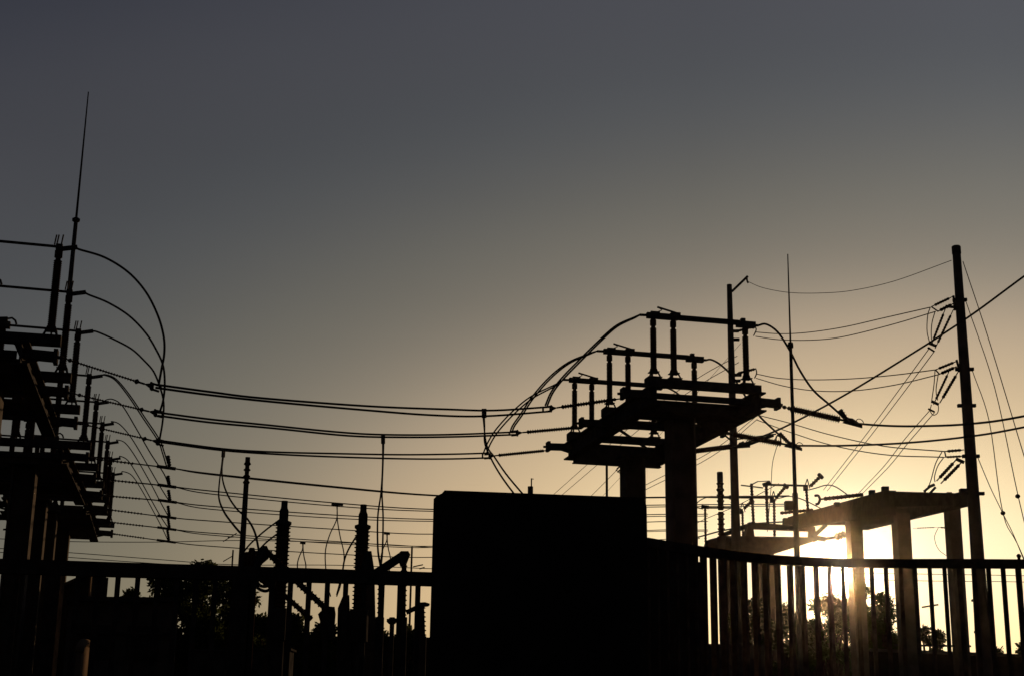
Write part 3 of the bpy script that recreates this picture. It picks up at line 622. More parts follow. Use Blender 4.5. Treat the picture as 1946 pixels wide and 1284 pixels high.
far_switch([((1428, 918, Yt), (1432, 994, Yt), 7), ((1456, 920, Yt), (1459, 995, Yt), 7.5), ((1532, 925, Yt), (1536, 975, Yt), 6.5)],
           [((1408, 921, Yt), (1450, 926, Yt), 2.2), ((1458, 920, Yt), (1530, 922, Yt), 3.5), ((1450, 921, Yt), (1464, 916, Yt), 7), ((1430, 919, Yt), (1440, 914, Yt), 2), ((1440, 914, Yt), (1462, 913, Yt), 1.5)],
           ((1540, 923, Yt), (1561, 902, Yt)), (1534, 909, Yt), 'highest switch of the farther platform with a ribbed arm raised to the right')
Y3 = 54
far_switch([((1471, 948, Y3), (1472, 1018, Y3), 6.5), ((1391, 945, Y3), (1392, 1015, Y3), 6)],
           [((1340, 944, Y3), (1400, 946, Y3), 2), ((1394, 944, Y3), (1466, 945, Y3), 3.5), ((1386, 944, Y3), (1398, 944, Y3), 7)],
           ((1475, 945, Y3), (1495, 921, Y3)), (1470, 932, Y3), 'middle switch of the farther platform with its raised arm just left of the thin mast')
Y4 = 58
far_switch([((1340, 966, Y4), (1341, 1030, Y4), 5.5), ((1411, 970, Y4), (1412, 1018, Y4), 5.5)],
           [((1318, 962, Y4), (1336, 966, Y4), 2), ((1340, 964, Y4), (1406, 964, Y4), 3), ((1333, 962, Y4), (1347, 963, Y4), 6)],
           ((1414, 966, Y4), (1430, 949, Y4)), (1411, 954, Y4), 'lowest switch of the farther platform, left of and behind the round pole')
GV = 'curved thin jumpers of the farther platform'
wire('jumper_cable', [(1537, 930, 50), (1552, 926), (1570, 921), (1588, 924), (1612, 940, 46)], .02, 'thin jumper arc right of the raised arm, dropping onto the far gantry', 'cable', GV)
wire('jumper_cable', [(1470, 948, 54), (1484, 945), (1500, 942), (1525, 948), (1560, 965, 47)], .02, 'thin jumper arc from the middle far switch passing the thin mast', 'cable', GV)
wire('jumper_cable', [(1318, 963, 58), (1330, 950), (1347, 943), (1360, 943), (1386, 946, 54)], .02, 'thin jumper arc from the front column to the pole, left of the porcelain post', 'cable', GV)
wire('jumper_cable', [(1318, 1022, 58), (1340, 1016), (1370, 1008), (1400, 1002), (1425, 995), (1500, 990, 50)], .03, 'thick low cable rising right below the farther switches', 'cable', GV)

# porcelain post behind (1368)
b, t = vpost(1368, 896, 38, 0)
root = thing('surge_arrester', 'ribbed porcelain post left of the round pole, flat topped, with two bulges', 'insulator', b, 'ribbed porcelain posts')
z = Vector((0, 0, 1)); m = MB(); H = t.z
def ribs(m, x, y, z0, z1, rc, rs, p): m.sheds(Vector((x, y, z0)), Vector((x, y, z1)), rc, rs, p, 14)
m.lathe(Vector((t.x, t.y, H-.24)), t, [(0, .08), (.9, .08), (1, .07)]); m.build('cap', 'steel', root)
m = MB(); ribs(m, t.x, t.y, H-1.0, H-.24, .075, .10, .14); m.lathe(Vector((t.x, t.y, H-.55)), Vector((t.x, t.y, H-.4)), [(0, .06), (.5, .11), (1, .06)]); ribs(m, t.x, t.y, 6.6, H-1.05, .07, .098, .12); m.build('porcelain', 'porc', root)
MB().tube([b, Vector((t.x, t.y, 6.6))], .11, 10).build('pedestal', 'steel', root)

# ------------------------------------------------------------------ far gantry (T3)
root = thing('steel_gantry', 'broad black gantry on three columns in front of the low sun', 'gantry', Vector((P(1700, 1060, 41).x, 41, 0)))
def girder3(A, B, w, name='girder'):
    # A,B: (px, pytop, pybot, Y) near and far ends of a plate girder
    m = MB(); a1, a0 = P(A[0], A[1], A[3]), P(A[0], A[2], A[3]); b1, b0 = P(B[0], B[1], B[3]), P(B[0], B[2], B[3])
    d = (b0-a0); d.z = 0; n = Vector((-d.y, d.x, 0)).normalized()*w/2
    m.hexa([a0-n, a0+n, b0+n, b0-n, a1-n, a1+n, b1+n, b1-n]); return m.build(name, 'steel', root)
girder3((1692, 931, 978, 38.0), (1505, 982, 1003, 50.0), .3)
girder3((1836, 934, 960, 39.0), (1640, 975, 1006, 47.0), .3)
girder3((1690, 934, 962, 38.0), (1836, 938, 958, 40.0), .3, 'cross_beam')
girder3((1600, 974, 996, 45.0), (1540, 976, 996, 46.5), .5, 'cross_beam')
girder3((1612, 978, 1000, 44.0), (1700, 970, 992, 42.5), .3, 'cross_beam')
girder3((1645, 966, 986, 42.0), (1730, 966, 980, 43.0), .3, 'cross_beam')
MB().poly([(1690, 966), (1722, 966), (1722, 985), (1698, 992), (1690, 990)], 40, .6, V2).build('cap_plate', 'steel', root)
MB().poly([(1792, 945), (1822, 945), (1822, 962), (1796, 968)], 40.5, .5, V2).build('cap_plate', 'steel', root)
for (x, y, s_) in ((1682, 928, 12), (1657, 935, 10), (1590, 958, 9), (1536, 976, 9), (1830, 932, 12), (1803, 939, 9)):
    MB().box(P(x, y, 40), pm(s_, 40), .2, pm(8, 40)).build('bolt_plate', 'steel', root)
for (x, y, Y_, w) in ((1622, 985, 42.5, .37), (1711, 975, 40.0, .38), (1808, 950, 41.0, .34)):
    b, t = vpost(x, y, Y_, 0); q = V2*w/2; u = U2*w/2
    m = MB().hexa([b-u-q, b+u-q, b+u+q, b-u+q, t-u-q, t+u-q, t+u+q, t-u+q]); c = m.build('column', 'conc', root)
MB().beam(P(1700, 1225, 41), P(1845, 1227, 41), .06, .05).build('low_rail', 'steel', root)
small_ins([((1812, 1003, 41), (1783, 1001, 41), 2.5), ((1783, 1001, 41), (1735, 1003, 41), 1.6)], 'short thin insulated wire between the middle and right gantry columns', 'gantry wires', [([(1783, 1002, 41), (1776, 1020), (1783, 1042), (1800, 1056, 41)], 1.2, 'jumper')])
root = thing('line_insulator', 'long black insulator rod with a curved yoke pointing left off the gantry top', 'insulator', P(1640, 939, 44))
MB().sheds(P(1640, 939, 44), P(1566, 947, 44), .055, .07, .12, 8).build('rod_insulator', 'porc', root)
MB().tube(curve([(1548, 941, 44), (1555, 941), (1558, 948), (1555, 956), (1550, 957, 44)]), .04, 6).build('yoke', 'steel', root)
MB().tube([P(1566, 947, 44), P(1556, 948, 44)], .03, 6).build('link', 'steel', root)
root = thing('line_insulator', 'low slanted insulator between the farther platform and the gantry, over the sun', 'insulator', P(1570, 1023, 48))
MB().sheds(P(1588, 1020, 48), P(1606, 1014, 48), .10, .13, .12, 8).build('rod_insulator', 'porc', root)
MB().tube([P(1569, 1023, 48), P(1588, 1020, 48)], .05, 6).build('link', 'steel', root)
root = thing('line_insulator', 'thin insulator rod low behind the thin mast, left of the gantry end', 'insulator', P(1483, 974, 47))
MB().sheds(P(1483, 974, 47), P(1545, 968, 47), .045, .06, .12, 8).build('rod_insulator', 'porc', root)
MB().beam(P(1488, 990, 46), P(1512, 992, 46), .24, .2).build('stub_arm', 'steel', root)

# ------------------------------------------------------------------ equipment in the centre
GC = 'ribbed instrument transformers in the centre'
def ct(px, py, Y, lb, foot):
    b, t = vpost(px, py, Y, 0); root = thing('instrument_transformer', lb, 'transformer', b, GC); s = Y/20
    def c(z): return Vector((t.x, t.y, z))
    H = t.z
    m = MB().lathe(c(H-.10), c(H), [(0, .046), (.3, .042), (1, .042)]); m.lathe(c(H-.26), c(H-.10), [(0, .06), (.8, .06), (1, .048)]); m.build('cap', 'steel', root)
    MB().lathe(c(H-.33), c(H-.26), [(0, .08), (.35, .105), (.8, .105), (1, .07)], 18).build('flange', 'steel', root)
    m = MB(); m.sheds(c(foot), c(H-.33), .080, .100, .050, 16); m.build('porcelain', 'porc', root)
    m = MB().beam(c(foot-.4), c(foot), .22, .22); m.build('tank', 'steel', root)
    MB().tube([c(0), c(foot-.4)], .09, 8).build('pedestal', 'steel', root)
ct(541, 951, 19, 'left ribbed porcelain column in the centre with a stepped cap', 3.1)
ct(691, 958, 19, 'ribbed porcelain column with a stepped cap, right of the V shaped wires', 3.1)
ct(840, 968, 19, 'ribbed porcelain column mostly hidden behind the left edge of the wall block', 3.1)
b, t = vpost(471, 868, 20, 0); root = thing('support_post', 'slim tapering post with three knobbly discs on top, left of the ribbed columns', 'post', b)
H = t.z
def c(z, f=0): return Vector((t.x, t.y, z))
MB().tube([c(0), c(H-.37)], [.07, .035], 10).build('post_shaft', 'steel', root)
m = MB(); m.lathe(c(H-.37), c(H), [(0, .04), (.06, .05), (.12, .032), (.22, .032), (.28, .052), (.34, .03), (.46, .03), (.52, .052), (.58, .03), (.68, .03), (.74, .052), (.82, .035), (.86, .034), (1, .034)], 12); m.build('insulator', 'porc', root)
MB().beam(c(0), c(2.35), .24, .24).build('lower_column', 'conc', root)

def bush(p, q, R, root, name='bushing'):
    return MB().sheds(P(*p), P(*q), pm(R, p[2])*.36, pm(R, p[2])*.5, .06, 12).build(name, 'porc', root)
YQ = 18.5
root = thing('circuit_breaker', 'angled breaker with two parallel ribbed bushings slanting down right', 'breaker', Vector((P(560, 1100, YQ).x, YQ, 0)), 'angled breakers in the centre')
MB().poly([(488, 1050), (497, 1036), (507, 1036), (513, 1048), (512, 1056), (500, 1066), (487, 1092), (476, 1092), (484, 1068)], YQ, .3).build('head', 'steel', root)
bush((508, 1048, YQ), (566, 1106, YQ), 15, root); bush((566, 1106, YQ), (626, 1162, YQ), 15, root)
bush((486, 1092, YQ), (540, 1130, YQ+.6), 13, root); bush((540, 1130, YQ+.6), (592, 1176, YQ+.6), 13, root)
MB().poly([(612, 1158), (622, 1151), (636, 1152), (638, 1166), (634, 1215), (620, 1215), (616, 1172)], YQ, .7).build('tank', 'steel', root)
MB().tube(curve([(484, 1108, YQ), (492, 1118), (506, 1122), (518, 1114), (522, 1104, YQ)]), .02, 6).build('loop_conductor', 'alu', root)
MB().tube(curve([(488, 1104, YQ), (495, 1112), (506, 1113), (514, 1106, YQ)]), .02, 6).build('loop_conductor', 'alu', root)
root = thing('circuit_breaker', 'angled breaker with a boxy head held up on a bar, left of the wall block', 'breaker', Vector((P(700, 1100, YQ).x, YQ, 0)), 'angled breakers in the centre')
MB().poly([(757, 1054), (762, 1046), (776, 1046), (780, 1053), (777, 1060), (772, 1073), (764, 1073), (761, 1062)], YQ, .18).build('head', 'steel', root)
MB().beam(P(762, 1057, YQ+.1), P(706, 1094, YQ+.1), .09, .10).build('arm', 'steel', root)
bush((768, 1070, YQ), (766, 1172, YQ), 13, root); bush((724, 1088, YQ), (722, 1176, YQ), 12, root)
MB().poly([(697, 1046), (706, 1046), (713, 1092), (707, 1096), (680, 1096), (672, 1090), (688, 1078)], YQ, .25).build('joint', 'steel', root)
MB().poly([(647, 1150), (656, 1128), (664, 1130), (668, 1284), (644, 1284)], YQ+.4, .4).build('tank', 'steel', root)
MB().poly([(686, 1100), (712, 1100), (716, 1284), (680, 1284)], YQ+1.5, .3).build('leg', 'steel', root)
for x in (722, 766):
    b, t = vpost(x, 1172, YQ, 0); MB().beam(b, t, .10, .10).build('leg', 'steel', root)
root = thing('small_breaker', 'small stubby ribbed breaker low beside the left edge of the wall block', 'breaker', Vector((P(800, 1200, 21).x, 21, 0)))
bush((800, 1150, 21), (802, 1210, 21), 17, root); MB().poly([(792, 1144), (808, 1143), (817, 1146), (816, 1150), (792, 1153)], 21, .15).build('head', 'steel', root)
MB().beam(P(772, 1163, 21), P(793, 1153, 21), .07, .06).build('arm', 'steel', root); b, t = vpost(802, 1208, 21); MB().beam(b, t, .12, .12).build('leg', 'steel', root)
root = thing('small_breaker', 'tiny round topped device between the two low posts right of centre', 'breaker', Vector((P(745, 1200, 24).x, 24, 0)))
MB().lathe(P(745, 1185, 24), P(745, 1172, 24), [(0, .05), (.4, .09), (1, .04)]).build('head', 'steel', root); b, t = vpost(745, 1185, 24); MB().beam(b, t, .07, .07).build('leg', 'steel', root)
MB().beam(P(735, 1178, 24), P(757, 1177, 24), .05, .05).build('arm', 'steel', root)
root = thing('cable_head', 'pair of stubby cable heads between the slim post and the slanted breaker', 'insulator', Vector((P(480, 1060, 20).x, 20, 0)))
for x, y in ((479, 1040), (487, 1046), (471, 1048)):
    b, t = vpost(x, y, 20, 0); m = MB(); m.lathe(t-Vector((0, 0, .3)), t, [(0, .03), (.3, .05), (.8, .05), (1, .035)], 10); m.tube([b, t-Vector((0, 0, .3))], .03, 8); m.build('head', 'porc', root)
GH = 'thin lead wires in the centre'
def lead(p, lb, r=.012): wire('lead_wire', p, r, lb, 'wire', GH)
lead([(532, 986, 19), (505, 1006), (480, 1028), (466, 1044), (456, 1060, 20)], 'upper lead wire slanting from the left ribbed column to the slim post')
lead([(530, 1011, 19), (508, 1028), (494, 1042), (484, 1054, 19)], 'lower lead wire slanting from the left ribbed column to the breaker head')
lead([(681, 1012, 19), (664, 1040), (655, 1062), (650, 1090), (640, 1130, 19)], 'curved lead wire on the left side of the second ribbed column')
for x, y, s_, lb in ((640, 957, 1, 'V shaped pair of thin wires hanging midway between the two ribbed columns'), (575, 1030, .45, 'small V shaped pair of thin wires right of the left ribbed column'), (735, 1012, .5, 'short thin hanging wires right of the straight double dropper')):
    root = thing('hanging_wires', lb, 'wire', P(x, y, 30), 'V shaped hanging wires')
    MB().tube(curve([(x, y, 30), (x, y+28*s_), (x-14*s_, y+60*s_), (x-22*s_, y+95*s_), (x-18*s_, y+150*s_), (x-12*s_, y+175*s_, 26)]), .012, 5).build('wire', 'alu', root)
    MB().tube(curve([(x+1, y, 30), (x+1, y+28*s_), (x+6*s_, y+60*s_), (x+14*s_, y+100*s_), (x+8*s_, y+150*s_), (x, y+175*s_, 26)]), .012, 5).build('wire', 'alu', root)
    MB().beam(P(x-10*s_, y, 30), P(x+12*s_, y+1, 30), .05, .05).build('clamp', 'steel', root)

# distant utility poles
GU = 'distant utility poles'
def upole(x, y, Y, w, arms, lb):
    b, t = vpost(x, y, Y, 0); root = thing('utility_pole', lb, 'pole', b, GU); MB().tube([b, t], [pm(w, Y)*.6, pm(w, Y)*.45], 8).build('pole_shaft', 'wood', root)
    for (x0, y0, x1, y1, aw) in arms: MB().beam(P(x0, y0, Y), P(x1, y1, Y), pm(aw, Y), pm(aw, Y)).build('crossarm', 'wood', root)
upole(783, 1038, 60, 4, [(785, 1076, 804, 1072, 2), (797, 1080, 807, 1077, 2)], 'distant pole left of the wall block with a small angled arm')
upole(443, 1044, 60, 3.5, [(433, 1020, 445, 1019, 2), (424, 1066, 441, 1056, 1.5), (424, 1028, 450, 1012, 1.5)], 'distant pole just left of the slim post')
upole(1772, 1146, 90, 3.5, [(1752, 1153, 1783, 1148, 3)], 'distant pole with a crossarm seen through the right fence, near the gantry columns')
for (pts, lb) in (([(1640, 1088, 90), (1772, 1090), (1900, 1092), (1990, 1094, 90)], 'upper faint wire behind the right fence bars'), ([(1640, 1100, 90), (1772, 1103), (1900, 1104), (1990, 1106, 90)], 'lower faint wire behind the right fence bars')):
    wire('distant_wire', pts, .02, lb, 'wire', 'distant wires behind the right fence', n=4)

# ------------------------------------------------------------------ wall block and fences
YW = 9.6
root = thing('wall_block', 'huge plain black wall block standing between the two fence runs', 'wall', Vector((P(1028, 1200, YW).x, YW, 0)))
fr = [(822, 1284), (824, 947), (830, 941), (845, 934), (1010, 940), (1218, 947), (1225, 950), (1229, 962), (1230, 1015), (1236, 1284)]
pts = [P(x, y, YW) for x, y in fr]; pts[0] = Vector((pts[1].x, YW, -.1)); pts[-1] = Vector((pts[-2].x, YW, -.1))
bk = Vector((0, .42, 0))
MB().prism(pts, [p+bk for p in pts]).build('wall_body', 'wall', root)
MB().prism([P(x, y, YW-.015) for x, y in ((840, 936), (845, 930.5), (1222, 944.5), (1226, 951))], [P(x, y, YW-.015)+bk*1.08 for x, y in ((840, 936), (845, 930.5), (1222, 944.5), (1226, 951))]).build('coping', 'wall', root)

def fence(path, rail_h, rail_w, pitch, bw, bd, name, label, z0=0, hit=None, posts=()):
    root = thing(name, label, 'fence', Vector((path[len(path)//2].x, path[len(path)//2].y, 0)))
    m = MB(); n = len(path)
    # swept rectangular rail
    ring = []
    for i, p in enumerate(path):
        d = (path[min(i+1, n-1)]-path[max(i-1, 0)]); d.z = 0; d.normalize(); r = Vector((d.y, -d.x, 0))*rail_w/2; z = Vector((0, 0, rail_h/2))
        ring.append([p-r-z, p+r-z, p+r+z, p-r+z])
    vs = [v for q in ring for v in q]
    fs = [(i*4+j, i*4+(j+1) % 4, (i+1)*4+(j+1) % 4, (i+1)*4+j) for i in range(n-1) for j in range(4)]+[(3, 2, 1, 0), tuple((n-1)*4+j for j in range(4))]
    m._add(vs, fs, False); m.build('top_rail', 'fence', root)
    seg = 0; cum = [0]
    for i in range(n-1): cum.append(cum[-1]+(path[i+1]-path[i]).length)
    def at_s(q):
        j = max(i for i in range(n-1) if cum[i] <= q); return path[j].lerp(path[j+1], (q-cum[j])/(cum[j+1]-cum[j]))
    s0 = min((cum[-1]*i/4000 for i in range(4000)), key=lambda q: abs(PJ(at_s(q)-Vector((0, 0, rail_h/2)))[0]-hit)); s = s0 % pitch
    k = 0
    while s < cum[-1]:
        while s > cum[seg+1]: seg += 1
        f = (s-cum[seg])/(cum[seg+1]-cum[seg]); p = path[seg].lerp(path[seg+1], f); d = (path[seg+1]-path[seg]).normalized()
        top = Vector((p.x, p.y, p.z-rail_h/2)); bot = Vector((p.x, p.y, .12)); d.z = 0; d.normalize(); r = d*bw/2; q = Vector((-d.y, d.x, 0))*bd/2
        MB().hexa([bot-r-q, bot+r-q, bot+r+q, bot-r+q, top-r-q, top+r-q, top+r+q, top-r+q]).build('bar', 'fence', root)
        s += pitch; k += 1
    a, b = path[0].copy(), path[-1].copy()
    m = MB()
    lowp = [Vector((p.x, p.y, .1)) for p in path]
    m.tube(lowp, .03, 4); m.build('bottom_rail', 'fence', root)
    for (px, w) in posts:
        # thicker post where the path crosses this pixel column
        best = min(((i, f) for i in range(n-1) for f in [j/20 for j in range(20)]), key=lambda e: abs(CX+F*((path[e[0]].lerp(path[e[0]+1], e[1])-CAM).dot(RT))/((path[e[0]].lerp(path[e[0]+1], e[1])-CAM).dot(FW))-px))
        p = path[best[0]].lerp(path[best[0]+1], best[1]); MB().beam(Vector((p.x, p.y, 0)), Vector((p.x, p.y, p.z-rail_h/2)), w, w).build('post', 'fence', root)
    print(name, k); return root
A, B = P(-60, 1072, 8.95), P(818, 1098.5, 9.75); z_ = B.z
path = [P(-60, 1073.5, 8.95), P(100, 1078, 9.05), P(240, 1082.5, 9.2), P(400, 1087, 9.35), P(600, 1093, 9.55), P(822, 1100, 9.75)]
fence(path, .088, .07, .1195, .030, .03, 'bar_fence', 'left run of black vertical bar fence ending at the wall block', hit=149, posts=((462, .10), (108, .09)))
zz = 2.93
prs = [(1224, 1030), (1260, 1036), (1300, 1042), (1345, 1049), (1400, 1056), (1460, 1062), (1520, 1066), (1600, 1069), (1700, 1070), (1820, 1070), (1960, 1071), (2100, 1072), (2260, 1073)]
path = [PZ(x, y, zz) for x, y in prs]; print([round(p.y, 2) for p in path])
fence(path, .068, .07, .1125, .026, .05, 'bar_fence', 'right run of black vertical bar fence curving from the wall block to the right edge', hit=1656)
p = [PZ(x, y, zz-.02) for x, y in ((1226, 1030), (1262, 1036), (1300, 1042), (1322, 1046))]
root = thing('filler_sheet', 'added dark sheet closing the gaps behind the right fence, joining the wall block', 'panel', Vector((p[1].x, p[1].y+.15, 0)))  # added dark sheet, stands in for bars running together
m = MB(); o_ = Vector((.04, .16, 0))
for i in range(3):
    a, b = p[i]+o_, p[i+1]+o_; q = Vector((0, .02, 0)); a0 = Vector((a.x, a.y, .05)); b0 = Vector((b.x, b.y, .05))
    m.hexa([a0, b0, b0+q, a0+q, a, b, b+q, a+q])
m.build('sheet', 'wall', root)
b_ = Vector((p[3].x+.04, p[3].y+.2, 0)); MB().beam(b_, b_+Vector((0, 0, 2.85)), .06, .06).build('post', 'fence', root)
# bit of post finial over the far right rail
b, t = vpost(1936, 1054, 11.2, 0); root = thing('fence_post', 'thin fence post with a small knob poking over the rail at the right edge', 'post', b)
MB().tube([b, t], .012, 8).build('shaft', 'fence', root); MB().lathe(t-Vector((0, 0, .02)), t+Vector((0, 0, .01)), [(0, .012), (.5, .02), (1, .008)], 8).build('knob', 'fence', root)

# ------------------------------------------------------------------ buildings behind
Yb = 34
def gbox(root, name, x0, x1, ytop0, ytop1, Y, dep, m, z0=0):
    a, b = P(x0, ytop0, Y), P(x1, ytop1, Y); d = Vector((-.27, 1, 0)).normalized()*dep
    f = [Vector((a.x, a.y, z0)), Vector((b.x, b.y, z0)), b, a]; return MB().prism(f, [v+d for v in f]).build(name, m, root)
root = thing('low_building', 'low dark building behind the left fence with a pipe at its right corner', 'building', Vector((P(240, 1200, Yb).x, Yb, 0)))
gbox(root, 'wall', 132, 334, 1138, 1140, Yb, 6, 'conc')
a = P(126, 1132, Yb-.25); b = P(338, 1134, Yb-.25); MB().prism([a, b, b+Vector((0, 0, -.1)), a+Vector((0, 0, -.1))], [v+Vector((-1.6, 6.4, .0)) for v in (a, b, b+Vector((0, 0, -.1)), a+Vector((0, 0, -.1)))]).build('roof', 'roof', root)
MB().beam(P(140, 1201, Yb-.08), P(330, 1203, Yb-.08), .10, .05).build('ledge', 'steel', root)
MB().tube([P(334, 1165, Yb-.1), Vector((P(334, 1165, Yb-.1).x, Yb-.1, 0))], .05, 8).build('downpipe', 'steel', root)
MB().beam(P(150, 1218, Yb-.04), P(210, 1219, Yb-.04), .03, .75).build('window', 'roof', root)
MB().beam(P(240, 1220, Yb-.04), P(300, 1221, Yb-.04), .03, .75).build('window', 'roof', root)
root = thing('gabled_building', 'dark building with a steep roof slope and a sunlit edge behind the left columns', 'building', Vector((P(150, 1200, 42).x, 42, 0)))
f = [(60, 1150), (60, 1142), (120, 1110), (172, 1090), (174, 1150)]
fr = [P(x, y, 42) for x, y in f]; fr[0] = Vector((fr[1].x, 42, 0)); fr[-1] = Vector((fr[-2].x, 42, 0))
MB().prism(fr, [v+Vector((.25, 1.0, 0)) for v in fr]).build('gable_wall', 'wall', root)  # front in dark render, its shade put into the colour
q_ = P(173.5, 1091, 42); MB().prism([Vector((q_.x+.012, q_.y-.02, 0)), Vector((q_.x+.012, q_.y+.42, 0)), Vector((q_.x+.012, q_.y+.42, q_.z+.02)), Vector((q_.x+.012, q_.y-.02, q_.z))], [Vector((q_.x-.03, q_.y-.02, 0)), Vector((q_.x-.03, q_.y+.42, 0)), Vector((q_.x-.03, q_.y+.42, q_.z+.02)), Vector((q_.x-.03, q_.y-.02, q_.z))]).build('sunlit_edge', 'plaster', root)  # pale strip, the sunlit edge is put into its colour
MB().beam(P(56, 1142, 41.9), P(174, 1088, 41.9), .3, .08).build('roof_edge', 'roof', root)
b, t = vpost(157, 1222, 16, 0)
root = thing('bollard_cover', 'small round topped ochre cover standing low behind the left fence', 'cover', b)
h_ = t.z-.10; pr = [(0, 0), (.42, 0), (.42, h_), (.38, h_+.06), (.30, h_+.10), (.12, h_+.10), (.04, h_+.06), (0, h_)]
MB().prism([b+Vector((0, y_, z_)) for y_, z_ in pr], [b+Vector((-.06, y_, z_)) for y_, z_ in pr]).build('body', 'plaster', root)
MB().tube([b+Vector((-.03, y_, z_+.012)) for y_, z_ in pr[2:]], .05, 8).build('lid', 'plaster', root)
root = thing('boundary_wall', 'low dark boundary wall behind the right fence below the gantry columns', 'wall', Vector((P(1800, 1240, 38).x, 38, 0)))
gbox(root, 'wall_panel', 1655, 1960, 1236, 1248, 44, .2, 'wall'); 
MB().beam(P(1655, 1234, 43.9), P(1960, 1246, 43.9), .3, .08).build('coping', 'conc', root)
root = thing('filler', 'long low dark outbuilding closing the bottom of the view behind the left fence', 'building', Vector((P(600, 1240, 43).x, 43, 0)))  # added dark block, keeps bright sky out of the bottom of the view
gbox(root, 'wall', 336, 850, 1212, 1218, 43, 4, 'wall')
MB().beam(P(334, 1209, 42.9), P(852, 1215, 42.9), .5, .10).build('roof', 'roof', root)
for x0 in (400, 520, 700): MB().beam(P(x0, 1245, 42.96), P(x0+40, 1245.5, 42.96), .03, .5).build('window', 'roof', root)
root = thing('boundary_wall', 'long low dark wall at the foot of the trees behind the right fence', 'wall', Vector((P(1500, 1240, 52).x, 52, 0)))
gbox(root, 'wall_panel', 1230, 1700, 1226, 1232, 52, .2, 'wall'); MB().beam(P(1230, 1224, 51.9), P(1700, 1230, 51.9), .3, .08).build('coping', 'conc', root)
# small equipment in the dark yard
GK = 'low control cabinets in the yard'
for i, (x, y, Y_, w, lb) in enumerate(((420, 1235, 24, .8, 'low dark control cabinet left of the slim post'), (505, 1232, 26, .9, 'low dark control cabinet below the slanted breaker loops'), (1400, 1225, 30, 1.2, 'low dark cabinet behind the right fence, below the farther platform'))):
    b, t = vpost(x, y, Y_, 0); root = thing('control_cabinet', lb, 'cabinet', b, GK)
    MB().beam(b+Vector((0, 0, .1)), t-Vector((0, 0, .04)), .6, w, Vector((1, 0, 0))).build('housing', 'steel', root)
    MB().box(t-Vector((0, 0, .018)), w+.08, .68, .035).build('roof', 'steel', root)
    MB().box(b+Vector((0, 0, .05)), w-.05, .55, .1).build('plinth', 'conc', root)
    MB().box(Vector((b.x+w*.25, b.y-.32, t.z*.55)), .03, .03, .14).build('handle', 'steel', root)

# ------------------------------------------------------------------ trees and shrubs
def tree(name, px, ytop, Y, wpx, ybot, lb, grp, nl=2600, leaf=.15, trunk=True, seed=1, cat='tree', lobes=9):
    rnd = random.Random(seed); b, t = vpost(px, ytop, Y, 0); R = pm(wpx, Y)/2; H = t.z; zb = max(.05, P(px, ybot, Y).z)
    root = thing(name, lb, cat, b, grp)
    m = MB(); cen = Vector((b.x, b.y, 0))
    tr = max(.05, H*.025); m.tube([cen, cen+Vector((.05, 0, H*.35)), cen+Vector((-.06, .03, H*.75))], [tr*1.3, tr, tr*.4], 8)
    L = []
    for i in range(lobes):
        a = rnd.uniform(0, 6.283); rr = R*rnd.uniform(.15, .8); h = zb+(H-zb)*rnd.uniform(.15, .9)
        prof = math.sqrt(max(.08, 1-((h-(zb+H)/2)/((H-zb)/2+.01))**2)); c_ = cen+Vector((math.cos(a)*rr*prof, math.sin(a)*rr*prof, h)); L.append((c_, R*rnd.uniform(.22, .42)))
        st = cen+Vector((0, 0, min(h*.6, H*.6))); m.tube([st, st.lerp(c_, .5)+Vector((0, 0, -.08)), c_], [tr*.5, tr*.3, tr*.1], 5)
    L.append((cen+Vector((0, 0, H-R*.22)), R*.25))
    m.build('trunk', 'bark', root)
    vs, fs = [], []
    for i in range(nl):
        c_, r = rnd.choice(L); v = Vector((rnd.gauss(0, 1), rnd.gauss(0, 1), rnd.gauss(0, .8))); v.normalize(); p = c_+v*r*rnd.uniform(.35, 1.05)**.7
        # leaves gather in sprays
        p += Vector((rnd.gauss(0, .04), rnd.gauss(0, .04), rnd.gauss(0, .04)))
        if p.z > H+.05 or p.z < .03: continue
        d = Vector((rnd.gauss(0, 1), rnd.gauss(0, 1), rnd.gauss(0, 1))).normalized(); e = d.orthogonal().normalized(); s_ = leaf*rnd.uniform(.5, 1.1)
        k = len(vs); vs += [p, p+d*s_*.5+e*s_*.28, p+d*s_, p+d*s_*.5-e*s_*.28]; fs.append((k, k+1, k+2, k+3))
    c = MB(); c._add(vs, fs, False); c.build('crown', 'leaf', root)
GTt = 'trees behind the left fence'
tree('leafy_tree', 250, 1120, 44, 90, 1240, 'leftmost and smallest tree behind the left fence, above the low building roof', GTt, 2200, .15, seed=3)
tree('leafy_tree', 320, 1088, 41, 150, 1270, 'broad tree above the right end of the low building', GTt, 4200, .17, seed=4, lobes=16)
tree('leafy_tree', 385, 1066, 42, 160, 1275, 'tallest tree behind the left fence, its tip just above the rail', GTt, 5200, .17, seed=5, lobes=18)
tree('leafy_tree', 448, 1092, 40, 110, 1275, 'tree just left of the slim post, behind the left fence', GTt, 3000, .16, seed=6, lobes=12)
GR = 'shrubs behind the left fence'
for i, (x, y, w, lb) in enumerate(((497, 1170, 90, 'shrub below the loop wires of the slanted breaker'), (560, 1168, 90, 'spiky shrub beneath the slanted bushings'), (612, 1185, 80, 'low shrub right of the slanted bushings'),
                                 (665, 1190, 80, 'low shrub below the second ribbed column'), (715, 1178, 70, 'low shrub behind the ribbed leg right of the second column'), (775, 1192, 80, 'low shrub left of the stubby breaker by the wall block'))):
    tree('shrub', x, y, 38+i, w, 1290, lb, GR, 2200, .15, seed=20+i, cat='shrub', lobes=8)
GB = 'trees behind the right fence'
tree('leafy_tree', 1574, 1130, 46, 100, 1270, 'leafy tree just below and left of the sun', GB, 6500, .15, seed=11, lobes=20)
